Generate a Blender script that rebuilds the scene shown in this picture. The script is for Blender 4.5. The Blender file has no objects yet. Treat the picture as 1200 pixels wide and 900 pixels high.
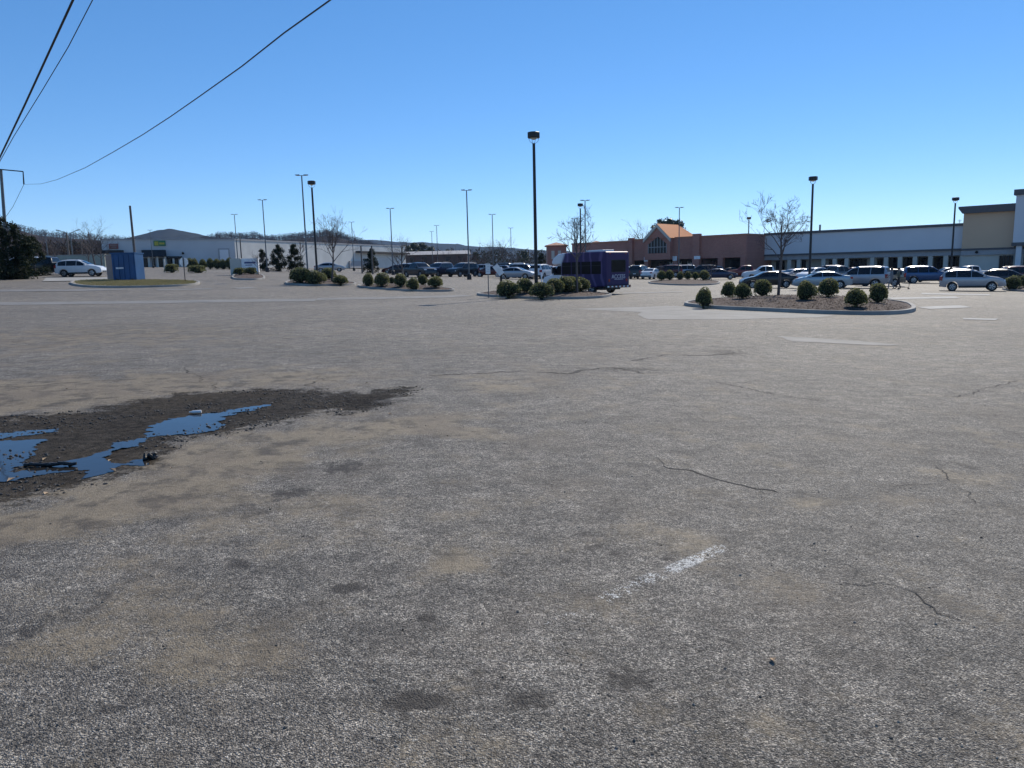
import bpy, bmesh, math, random
import numpy as np
from mathutils import Vector, Matrix

random.seed(7)
S = bpy.context.scene
COL = S.collection
R = math.radians
F = 870.0                      # focal length of the 1200 px wide photograph, in px
EYE = 1.6
K = 0.0227                     # the lot falls by 2.3 % towards the right
TH = math.atan(134 / F)
SUN_AZ, SUN_EL = R(27), R(38)

# ------------------------------------------------------------------ terrain
RL = ([0, 38, 62, 80, 120, 170, 300, 1000, 6000], [0, 0, .6, 1.1, 1.8, 2.4, 3.2, 7, 9])
RM = ([0, 55, 84, 111, 150, 200, 1000, 6000], [0, 0, .54, .72, 1.1, 1.5, 7, 9])
RR = ([0, 68, 120, 150, 200, 1000, 6000], [0, 0, .45, .95, 1.3, 7, 9])

def ground_np(X, Y):
    X = np.asarray(X, float); Y = np.asarray(Y, float)
    t = X / np.maximum(Y, 1.0)
    l = np.clip((-.1 - t) / .3, 0, 1); l = l * l * (3 - 2 * l)
    r = np.clip((t + .1) / .25, 0, 1); r = r * r * (3 - 2 * r)
    def ip(T):
        return sum(np.interp(Y * q, T[0], T[1]) for q in (.94, .97, 1, 1.03, 1.06)) / 5
    a, b, c = ip(RL), ip(RM), ip(RR)
    return -K * np.clip(X, -120, 120) + a * l + c * r + b * np.clip(1 - l - r, 0, 1)

def gz(x, y):
    return float(ground_np(x, y))

G_UP = Vector((K, 0, 1)).normalized()
RIGHT = Vector((1, 0, -K)).normalized()
AHEAD = Vector((0, 1, 0))
FWD = (AHEAD * math.cos(TH) - G_UP * math.sin(TH)).normalized()
UP = (AHEAD * math.sin(TH) + G_UP * math.cos(TH)).normalized()
CAM = Vector((0, 0, EYE))

def ray(px, py):
    return FWD * F + RIGHT * (px - 600) + UP * (450 - py)

def at(px, py, Y):                      # the point seen at a pixel, Y metres ahead
    d = ray(px, py)
    return CAM + d * (Y / d.y)

def spot(px, Y):                        # ground point below a pixel column, Y metres ahead
    z = 0
    for _ in range(4):
        v = Vector((0, Y, z - EYE))
        for _ in range(3):
            c = v.dot(FWD)
            v.x = (px - 600) / F * c
        z = gz(v.x, Y)
    return Vector((v.x, Y, z))

def gpt(px, py):                        # where the view ray through a pixel meets the ground
    d = ray(px, py); d = d / d.y
    y = 1.0
    while y < 400:
        p = CAM + d * y
        if p.z <= gz(p.x, p.y):
            break
        y *= 1.02
    lo, hi = y / 1.03, y
    for _ in range(25):
        m = (lo + hi) / 2; p = CAM + d * m
        if p.z <= gz(p.x, p.y): hi = m
        else: lo = m
    p = CAM + d * hi
    return Vector((p.x, p.y, gz(p.x, p.y)))

# ------------------------------------------------------------------ noise
def _h(ix, iy, s):
    n = (ix.astype(np.int64) * 374761393 + iy.astype(np.int64) * 668265263 + s * 974634777) & 0x7fffffff
    n = ((n ^ (n >> 13)) * 1274126177) & 0x7fffffff
    return ((n ^ (n >> 16)) & 0xffff) / 65535.0

def vnoise(x, y, s=0):
    x = np.asarray(x, float); y = np.asarray(y, float)
    ix, iy = np.floor(x), np.floor(y); fx, fy = x - ix, y - iy
    fx = fx * fx * (3 - 2 * fx); fy = fy * fy * (3 - 2 * fy)
    a, b, c, d = _h(ix, iy, s), _h(ix + 1, iy, s), _h(ix, iy + 1, s), _h(ix + 1, iy + 1, s)
    return (a * (1 - fx) + b * fx) * (1 - fy) + (c * (1 - fx) + d * fx) * fy

def fbm(x, y, s=0, o=4):
    v, a, t = 0, 1, 0
    for i in range(o):
        v = v + a * vnoise(x * 2 ** i, y * 2 ** i, s + i); t += a; a *= .55
    return v / t - .5

# ------------------------------------------------------------------ materials
def nt_of(name):
    m = bpy.data.materials.new(name); m.use_nodes = True
    nt = m.node_tree
    return m, nt, nt.nodes, nt.links, nt.nodes['Principled BSDF']

def mat(name, col, rough=.6, metal=0, var=.15, scale=3.0, bump=0, bscale=40, coat=0, spec=None, dirt=0):
    m, nt, N, L, b = nt_of(name)
    tc = N.new('ShaderNodeTexCoord'); no = N.new('ShaderNodeTexNoise')
    no.inputs['Scale'].default_value = scale; no.inputs['Detail'].default_value = 5
    L.new(tc.outputs['Object'], no.inputs['Vector'])
    rp = N.new('ShaderNodeMapRange')
    rp.inputs['From Min'].default_value = .25; rp.inputs['From Max'].default_value = .75
    rp.inputs['To Min'].default_value = 1 - var; rp.inputs['To Max'].default_value = 1 + var
    L.new(no.outputs['Fac'], rp.inputs['Value'])
    mx = N.new('ShaderNodeVectorMath'); mx.operation = 'SCALE'
    mx.inputs[0].default_value = col; L.new(rp.outputs['Result'], mx.inputs['Scale'])
    L.new(mx.outputs['Vector'], b.inputs['Base Color'])
    b.inputs['Roughness'].default_value = rough; b.inputs['Metallic'].default_value = metal
    if coat: b.inputs['Coat Weight'].default_value = coat; b.inputs['Coat Roughness'].default_value = .10
    if spec is not None: b.inputs['Specular IOR Level'].default_value = spec
    if bump:
        n2 = N.new('ShaderNodeTexNoise'); n2.inputs['Scale'].default_value = bscale; n2.inputs['Detail'].default_value = 4
        L.new(tc.outputs['Object'], n2.inputs['Vector'])
        bp = N.new('ShaderNodeBump'); bp.inputs['Strength'].default_value = bump; bp.inputs['Distance'].default_value = .02
        L.new(n2.outputs['Fac'], bp.inputs['Height']); L.new(bp.outputs['Normal'], b.inputs['Normal'])
    return m

def leaf_mat(name, c1, c2, trans=.25, rough=.42, spec=.5):
    m, nt, N, L, b = nt_of(name)
    gm = N.new('ShaderNodeNewGeometry'); cr = N.new('ShaderNodeMix'); cr.data_type = 'RGBA'
    cr.inputs['A'].default_value = (*c1, 1); cr.inputs['B'].default_value = (*c2, 1)
    L.new(gm.outputs['Random Per Island'], cr.inputs['Factor'])
    L.new(cr.outputs['Result'], b.inputs['Base Color'])
    b.inputs['Roughness'].default_value = rough; b.inputs['Specular IOR Level'].default_value = spec
    tr = N.new('ShaderNodeBsdfTranslucent'); L.new(cr.outputs['Result'], tr.inputs['Color'])
    ms = N.new('ShaderNodeMixShader'); ms.inputs['Fac'].default_value = trans
    L.new(b.outputs['BSDF'], ms.inputs[1]); L.new(tr.outputs['BSDF'], ms.inputs[2])
    L.new(ms.outputs['Shader'], N['Material Output'].inputs['Surface'])
    return m

M = {}
M['conc'] = mat('kerb_concrete', (.30, .285, .26), .85, var=.25, scale=1.2, bump=.3)
M['conc_pale'] = mat('pale_concrete', (.30, .29, .265), .85, var=.22, scale=.5, bump=.2)
M['white_paint'] = mat('worn_white_paint', (.55, .54, .5), .7, var=.3, scale=6)
M['pole_dark'] = mat('bronze_painted_steel', (.018, .017, .02), .45, .3, var=.2)
M['pole_grey'] = mat('galvanised_steel', (.13, .14, .15), .5, .6, var=.2)
M['lamp_glass'] = mat('frosted_lamp_lens', (.55, .52, .45), .3)
M['wood'] = mat('weathered_pole_wood', (.14, .118, .105), .9, var=.3, scale=2, bump=.4)
M['wire'] = mat('black_cable', (.02, .02, .025), .6)
M['bark'] = mat('grey_bark', (.12, .095, .085), .9, var=.3, scale=8, bump=.4)
M['twig'] = mat('twig_bark', (.10, .075, .068), .9, var=.3, scale=3)
M['redtwig'] = mat('reddish_twig', (.12, .062, .052), .9, var=.3, scale=3)
M['mulch'] = mat('brown_bark_mulch', (.085, .056, .044), .95, var=.5, scale=9, bump=.9, bscale=25)
M['chips'] = leaf_mat('bark_chips', (.045, .030, .024), (.17, .12, .095), .0, .95, .05)
M['bush'] = leaf_mat('hedge_leaf', (.026, .042, .015), (.30, .30, .125), .55, .5, .4)
M['bush_yellow'] = leaf_mat('dry_hedge_leaf', (.16, .13, .06), (.30, .25, .12), .3)
M['ever'] = leaf_mat('cedar_leaf', (.008, .014, .008), (.030, .040, .018), .2, .7, .1)
M['pine'] = leaf_mat('pine_needles', (.02, .035, .018), (.05, .07, .035), .2)
M['grass'] = leaf_mat('winter_grass', (.15, .14, .06), (.28, .24, .12), .3)
M['core'] = mat('shade_core_and_stems', (.02, .022, .012), .95)  # inner shade of the shrubs put into a near-black colour
M['tyre'] = mat('tyre_rubber', (.02, .02, .02), .85)
M['rim'] = mat('alloy_rim', (.42, .42, .44), .35, .8)
M['trim'] = mat('black_plastic_trim', (.02, .02, .022), .55)
M['glass'] = mat('tinted_car_glass', (.008, .009, .012), .10, var=.05, spec=.45)
M['busglass'] = mat('dark_bus_glass', (.010, .010, .013), .15, var=.05, spec=.08)
M['shopglass'] = mat('dark_shop_glass', (.015, .016, .02), .12, var=.3, scale=.6, spec=.15)
M['recess'] = mat('recess_shade_dark', (.05, .045, .045), .8)  # shade of the arcade put into the wall colour
M['head'] = mat('headlamp_lens', (.7, .72, .75), .12)
M['tail'] = mat('red_tail_lens', (.28, .012, .014), .2)
M['plate'] = mat('number_plate_white', (.6, .6, .6), .5)
M['fascia'] = mat('pale_grey_stucco', (.62, .63, .65), .85, var=.06, scale=.15, bump=.15)
M['cap'] = mat('dark_metal_coping', (.09, .085, .09), .6, var=.1)
M['band'] = mat('grey_soffit_band', (.34, .335, .34), .8, var=.08)
M['beige'] = mat('tan_stucco', (.60, .42, .28), .85, var=.06, scale=.15, bump=.15)
M['cream'] = mat('cream_wall', (.52, .49, .43), .85, var=.1, scale=.3)
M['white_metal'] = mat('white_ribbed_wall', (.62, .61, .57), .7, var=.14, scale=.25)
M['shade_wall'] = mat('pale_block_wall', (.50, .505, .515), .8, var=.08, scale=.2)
M['rooforange'] = mat('orange_standing_seam_roof', (.62, .20, .055), .6, var=.1, spec=.1)
M['terracotta'] = mat('terracotta_roof', (.40, .17, .10), .7, var=.15)
M['blue_steel'] = mat('blue_painted_steel', (.005, .060, .175), .45, .1, var=.25, scale=1.0, dirt=1)
M['tan_panel'] = mat('tan_steel_panel', (.28, .20, .17), .7)
M['sign_white'] = mat('white_sign_face', (.78, .78, .78), .5)
M['sign_grey'] = mat('aluminium_sign_back', (.42, .44, .46), .45, .5)
M['red'] = mat('red_signage', (.22, .05, .04), .5)
M['green'] = mat('green_signage', (.03, .16, .07), .5)
M['yellow'] = mat('yellow_signage', (.42, .36, .04), .5)
M['awning'] = mat('black_awning', (.018, .018, .02), .8)
M['skin'] = mat('skin', (.35, .22, .16), .6)
M['cloth_grey'] = mat('grey_cloth', (.20, .20, .21), .9)
M['cloth_dark'] = mat('dark_cloth', (.03, .03, .035), .9)
M['cloth_tan'] = mat('olive_cloth', (.13, .125, .09), .9)
M['hair'] = mat('dark_hair', (.02, .016, .014), .7)
M['woods'] = leaf_mat('bare_wood_twigs', (.05, .038, .033), (.11, .085, .072), .1, .95, .0)
M['woodgreen'] = leaf_mat('far_evergreen', (.03, .04, .022), (.06, .07, .04), .1, .95, .0)
M['hillbrown'] = mat('wooded_slope', (.05, .04, .034), .95, var=.5, scale=.03, spec=0)
M['hillblue'] = mat('far_forest_slope', (.038, .043, .046), .95, var=.25, scale=.004, spec=0)
M['rubber'] = mat('wet_rubber_scrap', (.012, .011, .011), .5, bump=.6)
M['plastic'] = mat('white_plastic', (.75, .75, .75), .35)
M['deadleaf'] = mat('dead_leaf', (.38, .27, .17), .8, var=.3, scale=12)
M['crack'] = mat('open_crack', (.042, .037, .032), .95, var=.5, scale=6)

def brick_mat():
    m, nt, N, L, b = nt_of('red_brown_brick')
    tc = N.new('ShaderNodeTexCoord'); mp = N.new('ShaderNodeMapping')
    mp.inputs['Rotation'].default_value = (R(90), 0, 0)
    L.new(tc.outputs['Object'], mp.inputs['Vector'])
    br = N.new('ShaderNodeTexBrick'); br.inputs['Scale'].default_value = 1
    br.inputs['Brick Width'].default_value = .3; br.inputs['Row Height'].default_value = .1; br.inputs['Mortar Size'].default_value = .008
    br.inputs['Color1'].default_value = (.40, .150, .108, 1); br.inputs['Color2'].default_value = (.33, .115, .082, 1)
    br.inputs['Mortar'].default_value = (.40, .33, .28, 1)
    L.new(mp.outputs['Vector'], br.inputs['Vector'])
    no = N.new('ShaderNodeTexNoise'); no.inputs['Scale'].default_value = .4; no.inputs['Detail'].default_value = 6
    L.new(tc.outputs['Object'], no.inputs['Vector'])
    mr = N.new('ShaderNodeMapRange'); mr.inputs['To Min'].default_value = .8; mr.inputs['To Max'].default_value = 1.2
    L.new(no.outputs['Fac'], mr.inputs['Value'])
    mx = N.new('ShaderNodeVectorMath'); mx.operation = 'SCALE'
    L.new(br.outputs['Color'], mx.inputs[0]); L.new(mr.outputs['Result'], mx.inputs['Scale'])
    L.new(mx.outputs['Vector'], b.inputs['Base Color']); b.inputs['Roughness'].default_value = .85
    return m
M['brick'] = brick_mat()

def asphalt_mat():
    m, nt, N, L, b = nt_of('weathered_asphalt')
    ge = N.new('ShaderNodeNewGeometry')
    def noise(scale, detail=4, rough=.55, off=0, sy=1.0):
        mp = N.new('ShaderNodeMapping'); mp.inputs['Location'].default_value = (off, off * 1.7, 0)
        mp.inputs['Scale'].default_value = (1, sy, 0)
        L.new(ge.outputs['Position'], mp.inputs['Vector'])
        n = N.new('ShaderNodeTexNoise'); n.inputs['Scale'].default_value = scale
        n.inputs['Detail'].default_value = detail; n.inputs['Roughness'].default_value = rough
        L.new(mp.outputs['Vector'], n.inputs['Vector']); return n.outputs['Fac']
    def rng(src, a, c, lo=0.0, hi=1.0, smooth=True):
        r = N.new('ShaderNodeMapRange'); r.interpolation_type = 'SMOOTHSTEP' if smooth else 'LINEAR'
        r.inputs['From Min'].default_value = a; r.inputs['From Max'].default_value = c
        r.inputs['To Min'].default_value = lo; r.inputs['To Max'].default_value = hi
        L.new(src, r.inputs['Value']); return r.outputs['Result']
    def math_(op, a, c=None):
        n = N.new('ShaderNodeMath'); n.operation = op
        for i, v in enumerate((a, c)):
            if v is None: continue
            if isinstance(v, (int, float)): n.inputs[i].default_value = v
            else: L.new(v, n.inputs[i])
        return n.outputs[0]
    def mix(f, a, c, mode='MIX'):
        n = N.new('ShaderNodeMix'); n.data_type = 'RGBA'; n.blend_type = mode
        if isinstance(f, (int, float)): n.inputs['Factor'].default_value = f
        else: L.new(f, n.inputs['Factor'])
        for k, v in (('A', a), ('B', c)):
            if isinstance(v, tuple): n.inputs[k].default_value = (*v, 1)
            else: L.new(v, n.inputs[k])
        return n.outputs['Result']
    def attr(nm):
        a = N.new('ShaderNodeAttribute'); a.attribute_name = nm; return a.outputs['Fac']
    # aggregate: one random grey per stone
    mp = N.new('ShaderNodeMapping'); mp.inputs['Scale'].default_value = (1, 1, 0)
    L.new(ge.outputs['Position'], mp.inputs['Vector'])
    vo = N.new('ShaderNodeTexVoronoi'); vo.inputs['Scale'].default_value = 160; L.new(mp.outputs['Vector'], vo.inputs['Vector'])
    sp = N.new('ShaderNodeSeparateColor'); L.new(vo.outputs['Color'], sp.inputs['Color'])
    cr = N.new('ShaderNodeValToRGB'); e = cr.color_ramp.elements
    e[0].position = 0; e[0].color = (.042, .040, .039, 1)
    e[1].position = 1; e[1].color = (.32, .31, .29, 1)
    for p, c in ((.30, (.085, .081, .077)), (.62, (.165, .158, .148)), (.88, (.245, .235, .22))):
        q = e.new(p); q.color = (*c, 1)
    L.new(sp.outputs['Red'], cr.inputs['Fac'])
    v2 = N.new('ShaderNodeTexVoronoi'); v2.inputs['Scale'].default_value = 92; L.new(mp.outputs['Vector'], v2.inputs['Vector'])
    s2 = N.new('ShaderNodeSeparateColor'); L.new(v2.outputs['Color'], s2.inputs['Color'])
    col = mix(1.0, cr.outputs['Color'], mix(s2.outputs['Green'], (.66, .66, .66), (1.34, 1.34, 1.33)), 'MULTIPLY')
    # clumps and broad tone
    clump = rng(noise(20, 6, .76), .32, .68, .48, 1.52, False)
    gap = rng(vo.outputs['Distance'], .40, .80, 1.0, .45)  # small shadows between the stones, darkened into the colour
    blot = rng(noise(1.7, 6, .66, 33), .56, .72, 1.0, .68)
    med = rng(noise(4.5, 5, .62, 27), .32, .68, .74, 1.26, False)
    broad = rng(noise(.9, 5, .6, 3), .30, .70, .84, 1.16, False)
    big = rng(noise(.16, 4, .5, 9), .30, .70, .86, 1.14, False)
    far = rng(noise(2.6, 7, .74, 21, 2.2), .3, .7, .74, 1.26, False)
    k = math_('MULTIPLY', math_('MULTIPLY', math_('MULTIPLY', clump, gap), math_('MULTIPLY', broad, med)), math_('MULTIPLY', math_('MULTIPLY', big, far), math_('MULTIPLY', blot, 1.50)))
    col = mix(1.0, col, (1.075, 1.0, .895), 'MULTIPLY')
    sc = N.new('ShaderNodeVectorMath'); sc.operation = 'SCALE'; L.new(col, sc.inputs[0]); L.new(k, sc.inputs['Scale'])
    col = sc.outputs['Vector']
    # silt: tan fines lying between the stones
    sn = math_('ADD', noise(1.6, 6, .62, 5), math_('MULTIPLY', noise(26, 4, .6, 2), .45))
    silt = rng(math_('ADD', math_('MULTIPLY', attr('silt'), 1.2), math_('MULTIPLY', math_('SUBTRACT', sn, .72), 2.0)), .02, .60)
    siltcol = mix(noise(5, 4, .6, 7), (.155, .122, .078), (.30, .238, .152))
    col = mix(math_('MULTIPLY', silt, .78), col, siltcol)
    dm = rng(noise(3.0, 7, .70, 51), .47, .62, 0, .75)
    col = mix(math_('MULTIPLY', dm, rng(attr('silt'), .05, .45, .40, 1)), col, (.052, .042, .033))
    # warm random smudges everywhere
    sm = math_('MULTIPLY', rng(noise(.75, 6, .62, 15), .50, .66, 0, .62), rng(attr('silt'), .0, .35, .50, 1))
    col = mix(sm, col, (.165, .132, .096))
    # oil stains
    st = rng(math_('ADD', attr('stain'), math_('MULTIPLY', math_('SUBTRACT', noise(9, 6, .7, 4), .5), 2.0)), .12, .52, 0, .86)
    col = mix(st, col, (.042, .034, .027))
    # damp tarmac round the puddle
    wn = math_('ADD', math_('MULTIPLY', math_('SUBTRACT', noise(3.2, 7, .66, 6), .5), .9), math_('MULTIPLY', math_('SUBTRACT', noise(34, 3, .6, 8), .5), .35))
    wet = rng(math_('ADD', attr('wet'), math_('MULTIPLY', wn, 2.0)), -.06, .16)
    wcol = mix(rng(noise(11, 7, .72, 12), .35, .68), (.007, .0065, .006), (.070, .058, .047))
    wcol = mix(.14, wcol, col)
    col = mix(math_('MULTIPLY', wet, .93), col, wcol)
    # the worn dash: paint left on the stone tops
    A_, C_ = gpt(640, 731), gpt(850, 640); d_ = (C_ - A_); ln_ = d_.length; d_.normalize()
    def dotp(v, off):
        n = N.new('ShaderNodeVectorMath'); n.operation = 'DOT_PRODUCT'; L.new(ge.outputs['Position'], n.inputs[0]); n.inputs[1].default_value = v
        return math_('SUBTRACT', n.outputs['Value'], off)
    du = dotp((d_.x, d_.y, 0), A_.x * d_.x + A_.y * d_.y); dv = dotp((-d_.y, d_.x, 0), -A_.x * d_.y + A_.y * d_.x)
    inr = math_('MULTIPLY', rng(math_('ABSOLUTE', dv), .030, .062, 1, 0), math_('MULTIPLY', rng(du, -.05, .02), rng(du, ln_ - .04, ln_ + .03, 1, 0)))
    dens = math_('ADD', rng(du, .05, ln_ * .8, -.20, -.01), math_('MULTIPLY', math_('SUBTRACT', noise(3.4, 2, .5, 61), .5), .6))
    gapn = rng(math_('ABSOLUTE', math_('SUBTRACT', du, ln_ * .20)), .03, .16, -.35, 0)
    pn = math_('ADD', math_('ADD', math_('MULTIPLY', math_('SUBTRACT', noise(24, 4, .65, 41), .5), 1.7), math_('MULTIPLY', math_('SUBTRACT', sp.outputs['Red'], .5), .40)), math_('ADD', dens, math_('ADD', gapn, rng(math_('ABSOLUTE', math_('SUBTRACT', du, ln_ * .60)), .01, .07, -.30, 0))))
    pm = math_('MULTIPLY', inr, math_('MULTIPLY', rng(pn, -.06, .06), rng(vo.outputs['Distance'], .5, .75, 1, .2)))
    col = mix(math_('MULTIPLY', pm, .95), col, (.80, .79, .75))
    L.new(col, b.inputs['Base Color'])
    ro = rng(noise(60, 3, .6, 11), .3, .7, .58, .85, False)
    L.new(math_('SUBTRACT', ro, math_('MULTIPLY', wet, .10)), b.inputs['Roughness'])
    L.new(math_('SUBTRACT', .30, math_('MULTIPLY', wet, .29)), b.inputs['Specular IOR Level'])
    # relief
    h = math_('ADD', math_('MULTIPLY', vo.outputs['Distance'], -1.0), math_('MULTIPLY', sp.outputs['Red'], .55))
    h = math_('ADD', h, math_('MULTIPLY', v2.outputs['Distance'], -.8))
    h = math_('MULTIPLY', h, math_('SUBTRACT', 1.0, math_('MULTIPLY', silt, .55)))
    bp = N.new('ShaderNodeBump'); bp.inputs['Strength'].default_value = .9; bp.inputs['Distance'].default_value = .007
    L.new(h, bp.inputs['Height'])
    b2 = N.new('ShaderNodeBump'); b2.inputs['Strength'].default_value = .5; b2.inputs['Distance'].default_value = .03
    L.new(noise(7, 6, .7, 17), b2.inputs['Height']); L.new(bp.outputs['Normal'], b2.inputs['Normal'])
    L.new(b2.outputs['Normal'], b.inputs['Normal'])
    return m
M['asphalt'] = asphalt_mat()

def water_mat():
    m, nt, N, L, b = nt_of('muddy_puddle_water')
    b.inputs['Base Color'].default_value = (.022, .02, .018, 1); b.inputs['Roughness'].default_value = .05
    b.inputs['IOR'].default_value = 1.27
    ge = N.new('ShaderNodeNewGeometry'); n = N.new('ShaderNodeTexNoise'); n.inputs['Scale'].default_value = 5; n.inputs['Detail'].default_value = 3
    L.new(ge.outputs['Position'], n.inputs['Vector'])
    bp = N.new('ShaderNodeBump'); bp.inputs['Strength'].default_value = .08; bp.inputs['Distance'].default_value = .01
    L.new(n.outputs['Fac'], bp.inputs['Height']); L.new(bp.outputs['Normal'], b.inputs['Normal'])
    return m
M['water'] = water_mat()

PAINT = {}
def paint(key):
    if key in PAINT: return PAINT[key]
    c = {'silver': (.36, .36, .38), 'white': (.70, .71, .72), 'black': (.012, .012, .014), 'navy': (.02, .03, .07), 'blue': (.035, .085, .19),
         'red': (.17, .014, .014), 'maroon': (.075, .012, .016), 'grey': (.12, .125, .135), 'charcoal': (.03, .032, .036), 'tan': (.30, .25, .19), 'teal': (.30, .37, .42)}[key]
    met = 0 if key in ('white', 'black', 'red') else .45
    PAINT[key] = mat('car_paint_' + key, c, .32, met, var=.03, coat=.5, spec=.3)
    return PAINT[key]

# ------------------------------------------------------------------ mesh builder
class MB:
    def __init__(s): s.v, s.f, s.m = [], [], []
    def add(s, vs, fs, mi=0):
        b = len(s.v); s.v.extend(tuple(v) for v in vs); s.f.extend(tuple(i + b for i in f) for f in fs); s.m.extend([mi] * len(fs)); return s
    def box(s, x0, x1, y0, y1, z0, z1, mi=0):
        vs = [(x, y, z) for z in (z0, z1) for y in (y0, y1) for x in (x0, x1)]
        return s.add(vs, [(0, 2, 3, 1), (4, 5, 7, 6), (0, 1, 5, 4), (2, 6, 7, 3), (0, 4, 6, 2), (1, 3, 7, 5)], mi)
    def tube(s, pts, rad, n=6, mi=0, cap=True):
        pts = [Vector(p) for p in pts]
        if isinstance(rad, (int, float)): rad = [rad] * len(pts)
        vs, fs = [], []
        ref = None
        for i, p in enumerate(pts):
            d = (pts[min(i + 1, len(pts) - 1)] - pts[max(i - 1, 0)])
            if d.length < 1e-9: d = Vector((0, 0, 1))
            d.normalize()
            if ref is None: ref = Vector((1, 0, 0)) if abs(d.x) < .8 else Vector((0, 1, 0))
            a = (ref - d * ref.dot(d)).normalized(); ref = a
            c = d.cross(a)
            for k in range(n):
                t = 2 * math.pi * k / n
                vs.append(p + (a * math.cos(t) + c * math.sin(t)) * rad[i])
        for i in range(len(pts) - 1):
            for k in range(n):
                fs.append((i * n + k, i * n + (k + 1) % n, (i + 1) * n + (k + 1) % n, (i + 1) * n + k))
        if cap:
            fs.append(tuple(range(n - 1, -1, -1))); fs.append(tuple((len(pts) - 1) * n + k for k in range(n)))
        return s.add(vs, fs, mi)
    def prism(s, poly, axis, a, b, mi=0):
        # poly: 2D points, extruded along axis from a to b ('y': poly in xz, 'x': poly in yz, 'z': poly in xy)
        def p3(p, t): return {'y': (p[0], t, p[1]), 'x': (t, p[0], p[1]), 'z': (p[0], p[1], t)}[axis]
        n = len(poly)
        vs = [p3(p, a) for p in poly] + [p3(p, b) for p in poly]
        fs = [tuple(range(n)), tuple(range(2 * n - 1, n - 1, -1))] + [(i, (i + 1) % n, n + (i + 1) % n, n + i) for i in range(n)]
        return s.add(vs, fs, mi)
    def mesh(s, name, mats, smooth=None):
        me = bpy.data.meshes.new(name); me.from_pydata(s.v, [], s.f)
        for m in (mats if isinstance(mats, (list, tuple)) else [mats]): me.materials.append(m)
        me.polygons.foreach_set('material_index', s.m)
        bm = bmesh.new(); bm.from_mesh(me); bmesh.ops.recalc_face_normals(bm, faces=bm.faces) if len(s.f) < 60000 and smooth != 'leaf' else None
        bm.to_mesh(me); bm.free()
        if smooth and smooth != 'leaf':
            me.polygons.foreach_set('use_smooth', [True] * len(me.polygons)); me.set_sharp_from_angle(angle=R(smooth))
        me.update(); return me
    def build(s, name, mats, parent=None, smooth=None, bevel=0):
        o = bpy.data.objects.new(name, s.mesh(name, mats, smooth)); COL.objects.link(o)
        if parent is not None: o.parent = parent
        if bevel:
            bv = o.modifiers.new('bevel', 'BEVEL'); bv.width = bevel; bv.segments = 2; bv.limit_method = 'ANGLE'
        return o

def link(me, name, parent=None, loc=(0, 0, 0), rot=(0, 0, 0), m=None):
    o = bpy.data.objects.new(name, me); COL.objects.link(o); o.parent = parent
    o.location = loc; o.rotation_euler = rot
    if m is not None:
        o.material_slots[0].link = 'OBJECT'; o.material_slots[0].material = m
    return o

def tag(o, label=None, cat=None, group=None, kind=None):
    for k, v in (('label', label), ('category', cat), ('group', group), ('kind', kind)):
        if v: o[k] = v
    return o

def thing(name, label, cat, loc=(0, 0, 0), rz=0, group=None):
    o = bpy.data.objects.new(name, None); COL.objects.link(o)
    o.location = loc; o.rotation_euler = (0, 0, rz); o.empty_display_size = .2
    return tag(o, label, cat, group)

def copy_tree(o, parent=None):
    c = o.copy(); COL.objects.link(c); c.parent = parent
    for ch in o.children: copy_tree(ch, c)
    return c

# ------------------------------------------------------------------ ground sheet
def in_poly(X, Y, poly):
    ins = np.zeros(X.shape, bool); n = len(poly)
    for i in range(n):
        x0, y0 = poly[i]; x1, y1 = poly[(i + 1) % n]
        c = ((y0 > Y) != (y1 > Y)) & (X < (x1 - x0) * (Y - y0) / ((y1 - y0) or 1e-9) + x0)
        ins ^= c
    return ins

def sdist(X, Y, poly):
    d = np.full(X.shape, 1e9); n = len(poly)
    for i in range(n):
        ax, ay = poly[i]; bx, by = poly[(i + 1) % n]
        vx, vy = bx - ax, by - ay; l = vx * vx + vy * vy or 1e-9
        t = np.clip(((X - ax) * vx + (Y - ay) * vy) / l, 0, 1)
        d = np.minimum(d, np.hypot(X - ax - t * vx, Y - ay - t * vy))
    return np.where(in_poly(X, Y, poly), d, -d)

def gp(pts): return [tuple(gpt(*p)[:2]) for p in pts]

WET = gp([(-160, 500), (0, 489), (100, 481), (150, 470), (205, 461), (330, 455), (420, 459), (465, 453), (492, 455), (470, 466), (440, 480), (405, 486), (370, 484),
          (330, 494), (265, 509), (215, 513), (190, 541), (130, 562), (60, 580), (0, 592), (-160, 600)])
WATERS = [gp(p) for p in (
    [(178, 511), (182, 495), (220, 487), (250, 484), (280, 479), (310, 475), (287, 483), (260, 489), (261, 500), (250, 505), (214, 510.5), (187, 508.5)],
    [(164, 516), (160, 522), (138, 530), (128, 536), (133, 546), (120, 555), (98, 561), (110, 554), (117, 549), (96, 549), (56, 554), (20, 563), (-40, 568), (-160, 580), (-160, 560), (0, 557), (22, 555), (40, 550), (86, 540), (120, 528), (140, 520)],
    [(-160, 520), (0, 518), (40, 515), (62, 513), (44, 524), (34, 534), (20, 546), (0, 555), (-160, 562)],
    [(-160, 512), (0, 508), (66, 503), (60, 507), (20, 511), (0, 514), (-160, 518)],
    [(154, 541), (168, 537), (176, 540), (172, 544), (158, 544)])]

def lines(fine, step, near, growth, far):
    a = list(np.arange(0, fine, step)); d = step
    while a[-1] < far:
        d *= growth; a.append(a[-1] + d)
    return a
xs = lines(9, .07, 0, 1.09, 7000); xs = np.array([-x for x in xs[:0:-1]] + xs)
ys = np.array([-60, -30, -12, -5, -2, -.5, .5] + [1.0 + y for y in lines(12, .07, 0, 1.05, 7000)])
GX, GY = np.meshgrid(xs, ys)
GZ = ground_np(GX, GY)
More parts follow.
